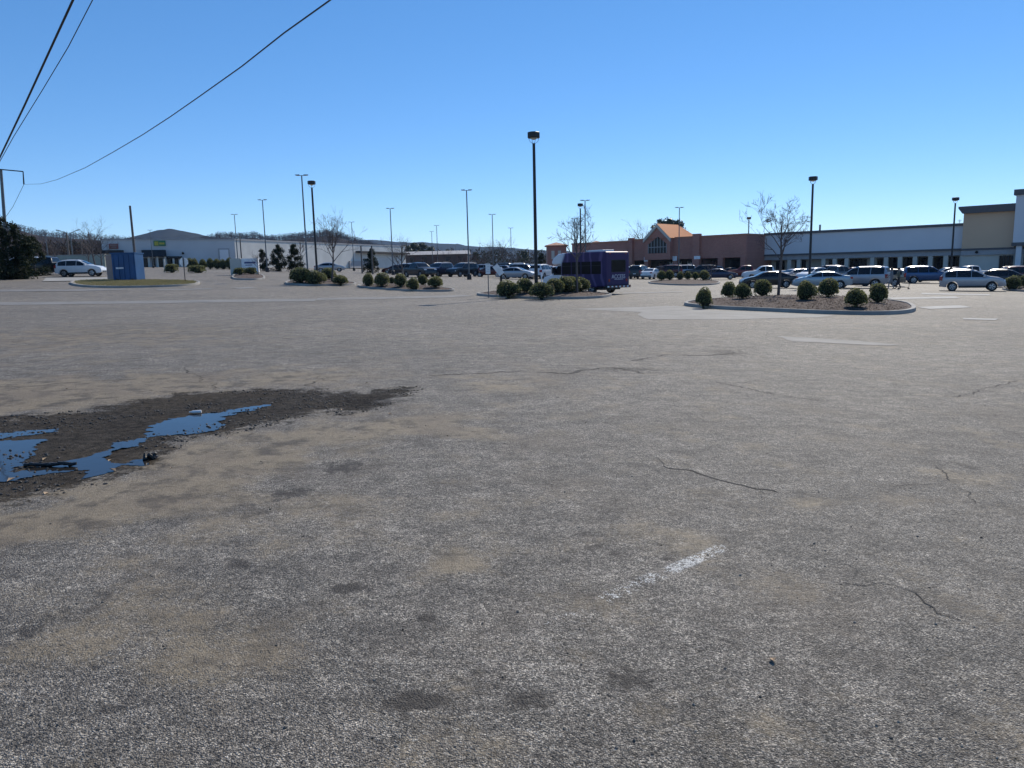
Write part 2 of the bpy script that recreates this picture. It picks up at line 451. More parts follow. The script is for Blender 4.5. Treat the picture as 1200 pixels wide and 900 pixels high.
# shallow unevenness in the open lot, and the hollow that holds the puddle
near = np.clip((24 - GY) / 8, 0, 1) * np.clip((GY - .2), 0, 1) * np.clip((14 - np.abs(GX)) / 3, 0, 1)
WD = np.full(GX.shape, -1.0)
m_ = (GY < 14) & (GY > 3) & (GX < 1) & (GX > -9)
WD[m_] = np.clip(sdist(GX[m_], GY[m_], WET), -1, 1)
for w in WATERS:
    GZ[m_] -= .012 * np.clip(sdist(GX[m_], GY[m_], w) / .12 + .4, 0, 1)

def blobs(lst):
    A = np.zeros(GX.shape)
    for px, py, rx, ry, s in lst:
        c = gpt(px, py); e = gpt(px, py - ry); sx = rx / F * c.y; sy = max(abs(e.y - c.y), .05)
        q = ((GX - c.x) / sx) ** 2 + ((GY - c.y) / sy) ** 2
        A = np.maximum(A, s * np.exp(-q))
    return A
SILT = blobs([(40, 462, 170, 18, .75), (180, 452, 150, 14, .6), (330, 442, 120, 12, .42), (470, 500, 90, 14, .62), (370, 512, 110, 16, .55), (250, 540, 120, 22, .62), (150, 585, 140, 24, .66), (40, 610, 120, 22, .62),
              (300, 600, 130, 26, .35), (540, 505, 60, 12, .5), (590, 450, 80, 10, .36), (130, 700, 110, 45, .34), (250, 780, 90, 30, .3), (540, 660, 50, 16, .42), (420, 620, 60, 16, .34),
              (810, 640, 60, 14, .3), (830, 575, 30, 7, .34), (960, 590, 40, 8, .3), (900, 850, 60, 30, .2), (1120, 560, 30, 12, .3), (700, 700, 45, 18, .26), (100, 395, 200, 14, .3)])
STAIN = blobs([(485, 823, 46, 13, .75), (412, 690, 22, 9, .72), (342, 578, 26, 7, .6), (402, 547, 30, 8, .55), (410, 752, 24, 12, .45), (500, 722, 18, 8, .5), (622, 822, 30, 10, .55), (735, 792, 36, 16, .42), (280, 660, 24, 5, .6),
               (740, 433, 40, 3, .5), (852, 413, 28, 4, .5), (700, 645, 50, 12, .3), (800, 655, 30, 8, .3), (130, 830, 40, 14, .3), (1130, 545, 20, 5, .4), (20, 740, 30, 14, .42), (430, 470, 40, 6, .6), (940, 800, 40, 14, .25)])
nx, ny = len(xs), len(ys)
me = bpy.data.meshes.new('asphalt_ground')
idx = np.arange(nx * ny).reshape(ny, nx)
quads = np.stack([idx[:-1, :-1], idx[:-1, 1:], idx[1:, 1:], idx[1:, :-1]], -1).reshape(-1, 4)
me.from_pydata(np.stack([GX, GY, GZ], -1).reshape(-1, 3).tolist(), [], quads.tolist())
for nm, A in (('wet', WD), ('silt', SILT), ('stain', STAIN)):
    a = me.attributes.new(nm, 'FLOAT', 'POINT'); a.data.foreach_set('value', A.reshape(-1).astype(np.float32))
me.materials.append(M['asphalt']); me.polygons.foreach_set('use_smooth', [True] * len(me.polygons))
tag(link(me, 'asphalt_ground'), 'grey weathered asphalt parking lot with silt and damp patches', None, None, 'structure')

# puddle water
wx0, wx1, wy0, wy1 = -6.6, -2.2, 5.1, 9.3
cs = .014
cx = np.arange(wx0, wx1, cs); cy = np.arange(wy0, wy1, cs); CX, CY = np.meshgrid(cx, cy)
fld = np.full(CX.shape, -9.0)
for w in WATERS: fld = np.maximum(fld, sdist(CX, CY, w))
fld = fld + .30 * fbm(CX * 2.2, CY * 4.0, 5, 6) + .13 * fbm(CX * 11, CY * 20, 9, 5) + .015
ins = fld > .0
fi = np.full(CX.shape, -1); vs, fs = [], []
cells = np.argwhere(ins[:-1, :-1] & ins[1:, :-1] & ins[:-1, 1:] & ins[1:, 1:])
def vi(j, i):
    if fi[j, i] < 0:
        fi[j, i] = len(vs); vs.append((cx[i], cy[j], -K * cx[i] * 1.0 + .003))
    return int(fi[j, i])
for j, i in cells: fs.append((vi(j, i), vi(j, i + 1), vi(j + 1, i + 1), vi(j + 1, i)))
mb = MB(); mb.add(vs, fs)
mb.m = [0] * len(fs)
tag(mb.build('puddle_water', M['water']), 'shallow muddy puddle mirroring the blue sky', None, None, 'structure')

# ------------------------------------------------------------------ flat sheets on the lot
def sheet(name, poly, m, lift=.005, step=2.0, label=None, ragged=0):
    X = [p[0] for p in poly]; Y = [p[1] for p in poly]
    bm = bmesh.new()
    n = len(poly); ring = []
    for i in range(n):
        a, c = poly[i], poly[(i + 1) % n]; k = max(1, int(math.dist(a, c) / step))
        for q in range(k):
            t = q / k; x, y = a[0] + (c[0] - a[0]) * t, a[1] + (c[1] - a[1]) * t
            if ragged: x += random.uniform(-1, 1) * ragged; y += random.uniform(-1, 1) * ragged
            ring.append(bm.verts.new((x, y, 0)))
    f = bm.faces.new(ring); bmesh.ops.triangulate(bm, faces=[f])
    for _ in range(3):
        long = [e for e in bm.edges if e.calc_length() > step * 2]
        if not long: break
        bmesh.ops.subdivide_edges(bm, edges=long, cuts=1); bmesh.ops.triangulate(bm, faces=bm.faces)
    for v in bm.verts: v.co.z = gz(v.co.x, v.co.y) + lift
    bmesh.ops.recalc_face_normals(bm, faces=bm.faces)
    for f in bm.faces:
        if f.normal.z < 0: f.normal_flip()
    me = bpy.data.meshes.new(name); bm.to_mesh(me); bm.free(); me.materials.append(m)
    return tag(link(me, name), label, None, None, 'structure')

M['patch'] = mat('pale_asphalt_patch', (.195, .187, .173), .8, var=.22, scale=.9, bump=.4, bscale=60)
M['faded'] = mat('faded_line_paint', (.30, .295, .28), .8, var=.35, scale=3)
M['patch2'] = mat('thin_pale_patch', (.185, .177, .164), .8, var=.3, scale=1.5, bump=.4, bscale=60)
sheet('concrete_patch', gp([(668, 362), (735, 360), (793, 358.5), (830, 363), (905, 366.5), (980, 369.5), (960, 372), (860, 374.5), (762, 374.5), (745, 369), (752, 366), (710, 364)]), M['patch'], .006, .7, 'pale grey patch of newer paving before the right island', .06)
sheet('concrete_patch', gp([(908, 394), (950, 396), (1005, 399.5), (1055, 404), (1045, 405.5), (985, 403), (930, 400.5)]), M['patch2'], .006, .4, 'thin pale strip of paving below the right island', .05)
sheet('concrete_strip', gp([(-60, 358.5), (120, 356.5), (260, 354.5), (370, 353.2), (371, 350.2), (250, 351.5), (100, 353.5), (-60, 355)]), M['patch'], .012, 1.2, 'long pale concrete strip across the drive', .03)
sheet('concrete_strip', gp([(371, 352), (430, 351), (520, 349), (555, 347), (545, 345.6), (450, 348), (371, 349.6)]), M['patch2'], .012, 1.2, 'thinner pale strip leading to the middle island', .04)
sheet('concrete_strip', gp([(-40, 342.5), (90, 341.5), (150, 340), (145, 338.8), (60, 339.4), (-40, 340)]), M['patch2'], .02, 2, 'faint pale strip in front of the grass island', .05)
for i, q in enumerate([[(1075, 360), (1125, 358), (1140, 360.5), (1090, 362.5)], [(1040, 349), (1120, 347.5), (1125, 349.5), (1045, 351)], [(1130, 373), (1170, 374), (1168, 375.6), (1128, 374.6)], [(1080, 343.5), (1160, 345), (1160, 346.4), (1080, 345)],
                       [(180, 339.5), (245, 338), (250, 339), (186, 340.6)], [(272, 337.5), (292, 336.4), (304, 338), (280, 338.8)], [(730, 343), (800, 341.5), (800, 342.6), (730, 344.4)]]):
    sheet('parking_line', gp(q), M['faded'] if i < 4 else M['patch'], .014, .6, 'worn pale marking on the asphalt', .05)

def crack(pts, w, label='open crack in the asphalt', lift=.003):
    P_ = [gpt(*p) for p in pts]; mb = MB(); L_ = []
    for a, c in zip(P_, P_[1:]):
        k = max(2, int((c - a).length / .05))
        for q in range(k): L_.append(a.lerp(c, q / k))
    L_.append(P_[-1])
    vs = []; ph = random.uniform(0, 99)
    for i, p in enumerate(L_):
        d = (L_[min(i + 1, len(L_) - 1)] - L_[max(i - 1, 0)]).normalized(); n = Vector((-d.y, d.x, 0))
        wob = float(fbm(np.array(i * .22 + ph), np.array(.5), 2, 5)) * .34
        ww = max(.0008, w * min(1, .55 + 2.0 * float(fbm(np.array(i * .16 + ph), np.array(9.5), 4))))
        if i in (0, len(L_) - 1): ww = .001
        for s in (-1, 1):
            q = p + n * (wob + s * ww / 2); vs.append((q.x, q.y, gz(q.x, q.y) + lift))
    mb.add(vs, [(2 * i, 2 * i + 1, 2 * i + 3, 2 * i + 2) for i in range(len(L_) - 1)])
    tag(mb.build('asphalt_crack', M['crack']), label, None, None, 'structure')
crack([(636, 436), (664, 438), (690, 433), (712, 431), (735, 433), (752, 438)], .10, 'curved dark crack beside a sunken patch')
crack([(740, 423), (780, 416), (830, 417), (860, 413)], .07, 'dark crack leading to a patched hollow')
crack([(700, 406), (790, 404), (870, 408)], .05)
crack([(760, 536), (800, 548), (850, 563), (912, 578)], .022, 'long crack across the middle of the asphalt')
crack([(830, 446), (900, 460), (960, 470), (1010, 476)], .022)
crack([(1120, 466), (1160, 456), (1215, 441)], .03, 'crack reaching the right edge')
crack([(1090, 545), (1118, 570), (1138, 590)], .02)
crack([(1020, 570), (1090, 570), (1118, 570)], .014)
crack([(215, 430), (240, 447), (256, 458)], .03)
crack([(380, 440), (360, 452), (420, 470)], .03)
crack([(985, 680), (1060, 690), (1130, 730)], .012)
crack([(500, 440), (590, 436), (636, 436)], .05)

# ------------------------------------------------------------------ loose litter
def litter_thing(name, mb, m, px, py, rz, label, cat, group=None, lift=.002):
    p = gpt(px, py); o = mb.build(name, m, None, 40); o.location = (p.x, p.y, p.z + lift); o.rotation_euler = (0, 0, rz)
    return tag(o, label, cat, group)
mb = MB(); mb.tube([(0, 0, .018), (.02, 0, .018), (.04, 0, .018), (.12, 0, .018), (.13, 0, .018)], [.008, .008, .017, .018, .015], 12)
litter_thing('plastic_bottle', mb, M['plastic'], 222, 485, 0.15, 'white plastic bottle lying on the far edge of the puddle', 'bottle')
mb = MB()
for k in range(9): mb.tube([(k * .045 - .2, .012 * math.sin(k * 2.1), .018 + .008 * math.sin(k * 1.3)), (k * .045 - .14, .012 * math.sin(k * 2.1 + 2), .02)], [.018, .012], 6)
litter_thing('rubber_strip', mb, M['rubber'], 58, 547, .05, 'torn black rubber strip lying in the near puddle', 'rubber scrap')
mb = MB()
for k in range(6): mb.tube([(random.uniform(-.06, .06), random.uniform(-.03, .03), 0), (random.uniform(-.06, .06), random.uniform(-.03, .03), .05)], [.028, .012], 6)
litter_thing('tar_lump', mb, M['rubber'], 177, 538, 0, 'ragged black lump of tarmac at the puddle edge', 'tarmac lump')
def leaf_mb():
    mb = MB(); mb.add([(0, 0, .002), (.03, .018, .014), (.06, 0, .004), (.03, -.018, .012), (.03, 0, .0)], [(0, 4, 1), (4, 2, 1), (0, 3, 4), (4, 3, 2)]); return mb
leaf_me = leaf_mb().mesh('dead_leaf', M['deadleaf'])
LV = [(160, 483), (190, 514), (131, 539), (50, 540), (158, 527), (52, 580), (168, 471), (136, 553), (8, 565), (80, 456), (305, 455), (428, 449), (455, 486), (905, 772), (200, 548), (98, 563), (235, 470), (400, 481)]
for i, (px, py) in enumerate(LV):
    random.random()
    o = link(leaf_me, 'dead_leaf'); p = gpt(px, py); o.location = (p.x, p.y, p.z + .003); s = random.uniform(.5, 1.3); o.scale = (s, s, s); o.rotation_euler = (random.uniform(-.2, .2), random.uniform(-.2, .2), random.uniform(0, 6))
    tag(o, 'small dry leaf lying on the asphalt', 'leaf', 'dry leaves scattered on the asphalt')

M['stones'] = leaf_mat('loose_asphalt_stones', (.03, .028, .026), (.26, .24, .21), 0, .8, .3)
M['wetstones'] = leaf_mat('wet_asphalt_crumbs', (.012, .011, .010), (.085, .075, .064), 0, .55, .4)
def stones(n, m, pick, r0, r1, label):
    rnd = random.Random(n); mb = MB()
    bmi = bmesh.new(); bmesh.ops.create_icosphere(bmi, subdivisions=1, radius=1); V = [v.co.copy() for v in bmi.verts]; Fc = [[v.index for v in f.verts] for f in bmi.faces]; bmi.free()
    V = [(v * 1) for v in V]
    while n > 0:
        x, y = pick(rnd)
        if x is None: continue
        n -= 1; r_ = r0 + (r1 - r0) * rnd.random() ** 3; a = rnd.uniform(0, 6.28); ca, sa = math.cos(a), math.sin(a); e = rnd.uniform(.6, 1); h = rnd.uniform(.4, .8); z = gz(x, y)
        q = [(v.x * r_ * rnd.uniform(.8, 1.15), v.y * r_ * e * rnd.uniform(.8, 1.15), v.z * r_ * h) for v in V]
        mb.add([(x + u * ca - v * sa, y + u * sa + v * ca, z + w + r_ * h * .35) for u, v, w in q], Fc)
    tag(mb.build('loose_gravel', m, None, 'leaf'), label, 'gravel', None, 'stuff')
wp = np.array(WET)
def pick_wet(rnd):
    x, y = rnd.uniform(-6.5, -.2), rnd.uniform(5, 10.4)
    d = float(sdist(np.array([x]), np.array([y]), WET)[0])
    if d < -.08 or float(vnoise(np.array(x * 2.2), np.array(y * 3), 77)) < .45: return None, None
    return x, y
def pick_dry(rnd):
    y = 2.0 + 9 * rnd.random() ** 1.6; return rnd.uniform(-.75, .75) * y, y
stones(3600, M['wetstones'], pick_wet, .004, .019, 'wet crumbs of broken asphalt around the puddle')
stones(900, M['stones'], pick_dry, .002, .009, 'loose grit lying on the near asphalt')

# ------------------------------------------------------------------ islands
def chaikin(p, n=2):
    for _ in range(n):
        q = []
        for i in range(len(p)):
            a, c = p[i], p[(i + 1) % len(p)]
            q += [(a[0] * .75 + c[0] * .25, a[1] * .75 + c[1] * .25), (a[0] * .25 + c[0] * .75, a[1] * .25 + c[1] * .75)]
        p = q
    return p

ISL = []
def island(poly, label, fill, rise=.22, chips=0, fmat=None, kw=.16, grass=False):
    poly = chaikin(poly)
    a = sum(p[0] * q[1] - q[0] * p[1] for p, q in zip(poly, poly[1:] + poly[:1]))
    if a < 0: poly = poly[::-1]
    n = len(poly); cx = sum(p[0] for p in poly) / n; cy = sum(p[1] for p in poly) / n
    root = bpy.data.objects.new('traffic_island', None); COL.objects.link(root); tag(root, label, None, None, 'structure')
    root.location = (cx, cy, gz(cx, cy)); rz = root.location.z
    inner = []
    for i in range(n):
        p, q, r = Vector(poly[i - 1]), Vector(poly[i]), Vector(poly[(i + 1) % n])
        d = (r - p).normalized(); nn = Vector((-d.y, d.x)); inner.append(q + nn * kw)
    mb = MB()
    H = .14
    prof = [(0, -.1), (0, H - .03), (.03, H), (1, H), (1, -.05)]
    for i in range(n):
        for t, h in prof:
            x = poly[i][0] + (inner[i].x - poly[i][0]) * t; y = poly[i][1] + (inner[i].y - poly[i][1]) * t
            mb.v.append((x - cx, y - cy, gz(x, y) + h - rz))
    k = len(prof)
    for i in range(n):
        j = (i + 1) % n
        for q in range(k - 1): mb.f.append((i * k + q, j * k + q, j * k + q + 1, i * k + q + 1)); mb.m.append(0)
    mb.build('kerb', M['conc'], root, 35)
    def hz(s): return .10 + rise * (1 - s ** 2.2)
    mb = MB(); rings = [1.0, .96, .9, .8, .66, .5, .32, .15]
    for s in rings:
        for i in range(n):
            x = cx + (inner[i].x - cx) * s; y = cy + (inner[i].y - cy) * s
            mb.v.append((x - cx, y - cy, gz(x, y) + hz(s) - rz + (.035 * float(fbm(np.array(x * 1.5), np.array(y * 1.5), 8)) if s < 1 else 0)))
    for q in range(len(rings) - 1):
        for i in range(n):
            j = (i + 1) % n; mb.f.append((q * n + i, q * n + j, (q + 1) * n + j, (q + 1) * n + i)); mb.m.append(0)
    mb.v.append((0, 0, hz(0))); c_ = len(mb.v) - 1
    for i in range(n): mb.f.append(((len(rings) - 1) * n + i, (len(rings) - 1) * n + (i + 1) % n, c_)); mb.m.append(0)
    mb.build('planting_bed', fmat or M['mulch'], root, 60)
    def height(x, y):      # bed height above the local ground
        best = 1.0
        v = Vector((x - cx, y - cy)); ang = math.atan2(v.y, v.x); ln = v.length
        for i in range(n):
            a_, b_ = inner[i] - Vector((cx, cy)), inner[(i + 1) % n] - Vector((cx, cy))
            den = a_.x * b_.y - a_.y * b_.x
            if abs(den) < 1e-9: continue
            u = (v.x * b_.y - v.y * b_.x) / den; w = (a_.x * v.y - a_.y * v.x) / den
            if u >= -1e-6 and w >= -1e-6: best = min(1.0, u + w); break
        return hz(best)
    if chips:
        mb = MB(); rnd = random.Random(4)
        for _ in range(chips):
            i = rnd.randrange(n); s = math.sqrt(rnd.random()) * .97; t = rnd.random()
            e = inner[i].lerp(inner[(i + 1) % n], t); x = cx + (e.x - cx) * s; y = cy + (e.y - cy) * s
            a1 = rnd.uniform(0, 6.28); l = rnd.uniform(.03, .09) if not grass else rnd.uniform(.05, .11); w = rnd.uniform(.012, .03) if not grass else .02
            z = gz(x, y) + hz(s) - rz + .012
            if grass:
                mb.add([(x - cx - w, y - cy, z), (x - cx + w, y - cy, z), (x - cx + rnd.uniform(-.04, .04), y - cy + rnd.uniform(-.04, .04), z + l)], [(0, 1, 2)])
            else:
                up = rnd.uniform(-.02, .03)
                d = Vector((math.cos(a1), math.sin(a1), 0)) * l / 2; nn = Vector((-math.sin(a1), math.cos(a1), 0)) * w / 2; c0 = Vector((x - cx, y - cy, z))
                mb.add([c0 - d - nn, c0 + d - nn + Vector((0, 0, up)), c0 + d + nn + Vector((0, 0, up)), c0 - d + nn], [(0, 1, 2, 3)])
        o = mb.build('grass' if grass else 'bark_chips', M['grass'] if grass else M['chips'], root, 'leaf'); o['kind'] = 'stuff'
    return height

def wpoly(front, back):   # kerb line seen in front (pixels) and the hidden back edge (pixel column, metres ahead)
    return gp(front) + [tuple(spot(px, Y)[:2]) for px, Y in back]

hI_right = island(wpoly([(793, 357.5), (830, 362), (900, 365), (960, 368), (1020, 369.5), (1062, 368.3), (1077, 364)], [(1062, 36), (1000, 41), (900, 43), (826, 39)]), 'kerbed mulch island nearest on the right', None, .30, 9000)
hI_mid = island(wpoly([(555, 346), (580, 348.5), (620, 350.5), (670, 351), (708, 349.5), (719, 346.5)], [(712, 48), (660, 51), (600, 52), (566, 50)]), 'kerbed mulch island under the tallest lamp post', None, .30, 5000)
hI_three = island(wpoly([(415, 336.5), (450, 339.5), (490, 341.8), (528, 342), (535, 340.5)], [(522, 60), (470, 65), (425, 64)]), 'kerbed mulch island with six round bushes', None, .25, 2500)
hI_four = island(wpoly([(329, 333), (355, 335), (385, 335), (414, 334.6), (419, 333)], [(412, 68), (380, 71), (345, 69)]), 'kerbed mulch island with large clipped shrubs', None, .25, 1500)
hI_sign = island(wpoly([(270, 327.5), (290, 328.4), (306, 328), (312, 326.5)], [(308, 80), (292, 82), (274, 80)]), 'small kerbed bed in front of the white box sign', None, .2, 600)
hI_store = island(wpoly([(756, 332.3), (790, 334.6), (825, 334.8), (845, 333)], [(842, 91), (800, 94), (765, 92)]), 'kerbed mulch island in front of the brick store', None, .25, 1200)
hI_edge = island(wpoly([(1172, 339.5), (1190, 341.8), (1230, 343), (1270, 341)], [(1260, 64), (1200, 66), (1178, 62)]), 'kerbed mulch island at the right edge', None, .25, 800)
hI_grass = island(wpoly([(86, 335.5), (120, 337.6), (170, 337.2), (222, 335.2), (236, 333)], [(232, 62), (180, 64), (110, 64), (80, 61)]), 'grassy kerbed island under the blue container', None, .05, 9000, mat('winter_turf', (.26, .225, .15), .95, var=.5, scale=3, bump=.6), grass=True)

# concrete pad beside the container
sheet('concrete_pad', gp([(50, 330.2), (133, 329.2), (135, 325.2), (54, 326.0)]), M['conc_pale'], .05, 2, 'pale concrete pad beside the blue container')

# ------------------------------------------------------------------ shrubs
def shrub_meshes(seed, shape='round', leafm='bush', nleaf=2300, ls=.066):
    rnd = random.Random(seed); mb = MB(); core = MB()
    lump = [(Vector((rnd.gauss(0, 1), rnd.gauss(0, 1), rnd.gauss(0, 1))).normalized(), rnd.uniform(.08, .34)) for _ in range(14)]
    def rad(d):
        r = 1.0
        for l, a in lump: r += a * max(0, d.dot(l) - .72) * 2 - .03 * (d.dot(l) < -.8)
        if shape == 'box':
            mx = max(abs(d.x), abs(d.y), abs(d.z)); r *= min(1.25, .84 / mx)
        return r
    for _ in range(nleaf):
        d = Vector((rnd.gauss(0, 1), rnd.gauss(0, 1), rnd.gauss(0, 1))).normalized()
        if d.z < -.45 and rnd.random() < .8: continue
        r = rad(d) * (1 - abs(rnd.gauss(0, .09))) * .53
        if rnd.random() < .05: r *= rnd.uniform(1.03, 1.12)
        fl_ = 1 + .26 * max(0, -d.z); c = Vector((d.x * r * fl_, d.y * r * fl_, .5 + d.z * r * .98))
        a = Vector((rnd.gauss(0, 1), rnd.gauss(0, 1), rnd.gauss(0, 1))) + d * .5; a.normalize()
        b_ = a.cross(Vector((rnd.gauss(0, 1), rnd.gauss(0, 1), rnd.gauss(0, 1)))).normalized(); s = ls * rnd.uniform(.7, 1.4)
        e = a * s; f = b_ * s * .45
        mb.add([c - e * .5, c + f, c + e * .6, c - f], [(0, 1, 2, 3)])
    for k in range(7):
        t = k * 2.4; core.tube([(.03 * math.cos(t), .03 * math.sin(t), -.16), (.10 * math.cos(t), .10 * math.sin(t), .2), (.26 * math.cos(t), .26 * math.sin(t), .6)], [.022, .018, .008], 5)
    bmi = bmesh.new(); bmesh.ops.create_icosphere(bmi, subdivisions=2, radius=1)  # dark inner ball, added to block light through the leaves
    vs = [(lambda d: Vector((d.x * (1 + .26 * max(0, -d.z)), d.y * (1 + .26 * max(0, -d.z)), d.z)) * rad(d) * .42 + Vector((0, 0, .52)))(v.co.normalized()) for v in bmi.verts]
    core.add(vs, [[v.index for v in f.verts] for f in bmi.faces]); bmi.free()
    return mb.mesh('leaves', M[leafm], 'leaf'), core.mesh('stems_and_core', M['core'])
SH = {('round', i): shrub_meshes(20 + i) for i in range(4)}
SH.update({('box', i): shrub_meshes(40 + i, 'box') for i in range(2)})
SH[('dry', 0)] = shrub_meshes(60, 'round', 'bush_yellow', 900)
NB = [0]
def shrub(px, py_top, py_base, wpx, Y, kind, label, group, hfun=None, name='round_shrub', cat='shrub'):
    p = spot(px, Y); lift = hfun(p.x, p.y) if hfun else 0
    k = F / (Y * math.cos(TH) + 1)
    w = wpx / k * .86; h = (py_base - py_top) / k * .95
    NB[0] += 1
    lv, st = SH[(kind, NB[0] % (4 if kind == 'round' else 2 if kind == 'box' else 1))]
    t = thing(name, label, cat, (p.x, p.y, p.z + lift - .02), random.uniform(0, 6.28) if kind != 'box' else random.uniform(-.2, .2), group)
    t.scale = (w, w, h)
    link(lv, 'leaves', t); link(st, 'stems_and_core', t)
    return t
g = 'round shrubs on the nearest right island'
def Yfor(py, h):           # metres ahead at which bed height h is seen at py
    return (EYE - h) * F / (py - 316) / 1.0
for px, t0, b0, w, lb in ((823, 333, 353, 19, 'dark round shrub at the left tip of the right island'), (853, 330, 347, 17, 'round shrub half behind another at the island back, left of the bare tree'),
                          (868.5, 333, 350.5, 20, 'round shrub overlapping its neighbour, just left of the bare tree trunk'), (892, 329, 347.5, 20, 'broad round shrub touching the bare tree trunk from the left'),
                          (943.5, 333, 353, 22, 'first round shrub right of the bare tree trunk'), (968.5, 330, 350.5, 24, 'widest round shrub, in front of the silver sedan tail'),
                          (1001.5, 336, 357, 24, 'pale topped ragged shrub nearest to the camera on the island'), (1027, 332, 353.5, 20, 'last round shrub at the right tip of the right island')):
    Y = Yfor(b0, .28); shrub(px, t0, b0, w, Y, 'round', lb, g, hI_right)
g = 'dark shrubs on the middle island'
for px, t0, b0, w, lb in ((595, 325.5, 343, 29, 'dark shrub under the fallen sign'), (615, 326.5, 342, 20, 'small dark shrub left of the tall lamp post'),
                          (634, 326.5, 344, 29, 'dark shrub at the foot of the tall lamp post'), (649, 326, 342.5, 21, 'dark shrub hiding the bus bonnet, left of the clump'), (661, 325, 342, 23, 'dark shrub left in the clump beside the bus'), (670, 325.5, 341.5, 23, 'dark shrub in the middle of the clump beside the bus'), (680, 325, 341, 22, 'dark shrub in the clump behind the young tree trunk')):
    shrub(px, t0, b0, w, Yfor(b0, .3), 'round', lb, g, hI_mid)
shrub(646.5, 330, 344, 6, 41.5, 'dry', 'thin dry yellow shrub between two dark shrubs', None, hI_mid, 'dry_shrub')
g = 'round shrubs on the six bush island'
for px, t0, b0, w, lb, dy in ((432, 320, 334, 13, 'round shrub at the left end of the six bush island', 4), (447, 320.5, 335, 18, 'second round shrub of the six bush island', 3), (459, 324, 332, 8, 'smallest shrub of the six bush island, half hidden', 8),
                              (468.5, 321.5, 336, 15, 'round shrub in the centre of the six bush island', 2), (483.5, 325, 338, 15, 'nearest ball shaped shrub of the six bush island', 0), (495.5, 323.5, 335, 13, 'round shrub behind the nearest ball shrub', 5), (510, 325, 338, 18, 'broad shrub at the right end of the six bush island', 1)):
    shrub(px, t0, b0, w, 55 + dy, 'round', lb, g, hI_three)
g = 'clipped shrubs on the left lamp island'
shrub(353, 314, 331, 26, 60, 'round', 'largest dark shrub on the left lamp island', g, hI_four)
shrub(370, 316, 331, 24, 59.5, 'round', 'large dark shrub joined to the largest one', g, hI_four)
shrub(385, 316, 328.5, 18, 65, 'round', 'dark shrub behind the bare tree on the left lamp island', g, hI_four)
shrub(399, 319, 330, 17, 61, 'round', 'low shrub at the right end of the left lamp island', g, hI_four)
g = 'low hedges under the white box sign'
shrub(281, 318.5, 326.8, 13, 73.5, 'box', 'low clipped hedge left below the white box sign', g, hI_sign, 'clipped_hedge', 'hedge')
shrub(294.5, 318.5, 326.8, 14, 73.5, 'box', 'low clipped hedge right below the white box sign', g, hI_sign, 'clipped_hedge', 'hedge')
g = 'clipped hedges along the shop drive'
shrub(201.5, 313, 323.5, 14, 88, 'box', 'dark clipped hedge in front of the black awning', g, None, 'clipped_hedge', 'hedge')
shrub(232, 314, 323.5, 18, 87, 'box', 'dark clipped hedge right of the octagonal sign', g, None, 'clipped_hedge', 'hedge')
g = 'row of shrubs along the shaded shop wall'
for i, (px, lb) in enumerate(((223, 'wall row shrub nearest the octagonal sign'), (229, 'second wall row shrub from the octagonal sign'), (238, 'wall row shrub in the middle of the shaded wall'), (247, 'wall row shrub left of the tall garage door'), (254.5, 'narrow wall row shrub below the garage door edge'), (262, 'wall row shrub in front of the garage door'), (269, 'last wall row shrub before the white box sign'))):
    shrub(px, 307.5 + (i % 3) * .8, 320, 9, 112, 'round', lb, g)
g = 'round shrubs on the store island'
for px, w, lb in ((775, 11, 'round shrub at the left end of the store island'), (784, 10, 'shrub pressed against the leftmost one on the store island'), (797, 8, 'small shrub in the middle of the store island, left one'), (805.5, 8, 'small shrub in the middle of the store island, right one'), (814.5, 8, 'small dark shrub before the broad one on the store island'), (824, 12, 'broad shrub at the right end of the store island')):
    shrub(px, 319.5 if w > 9 else 322, 331, w, 84, 'round', lb, g, hI_store)
shrub(1186, 325.5, 340.5, 18, 57, 'round', 'pale leafy shrub behind the silver crossover nose', 'shrubs on the edge island', hI_edge)
shrub(1201, 327, 340.5, 16, 57.5, 'round', 'shrub cut by the right picture edge', 'shrubs on the edge island', hI_edge)

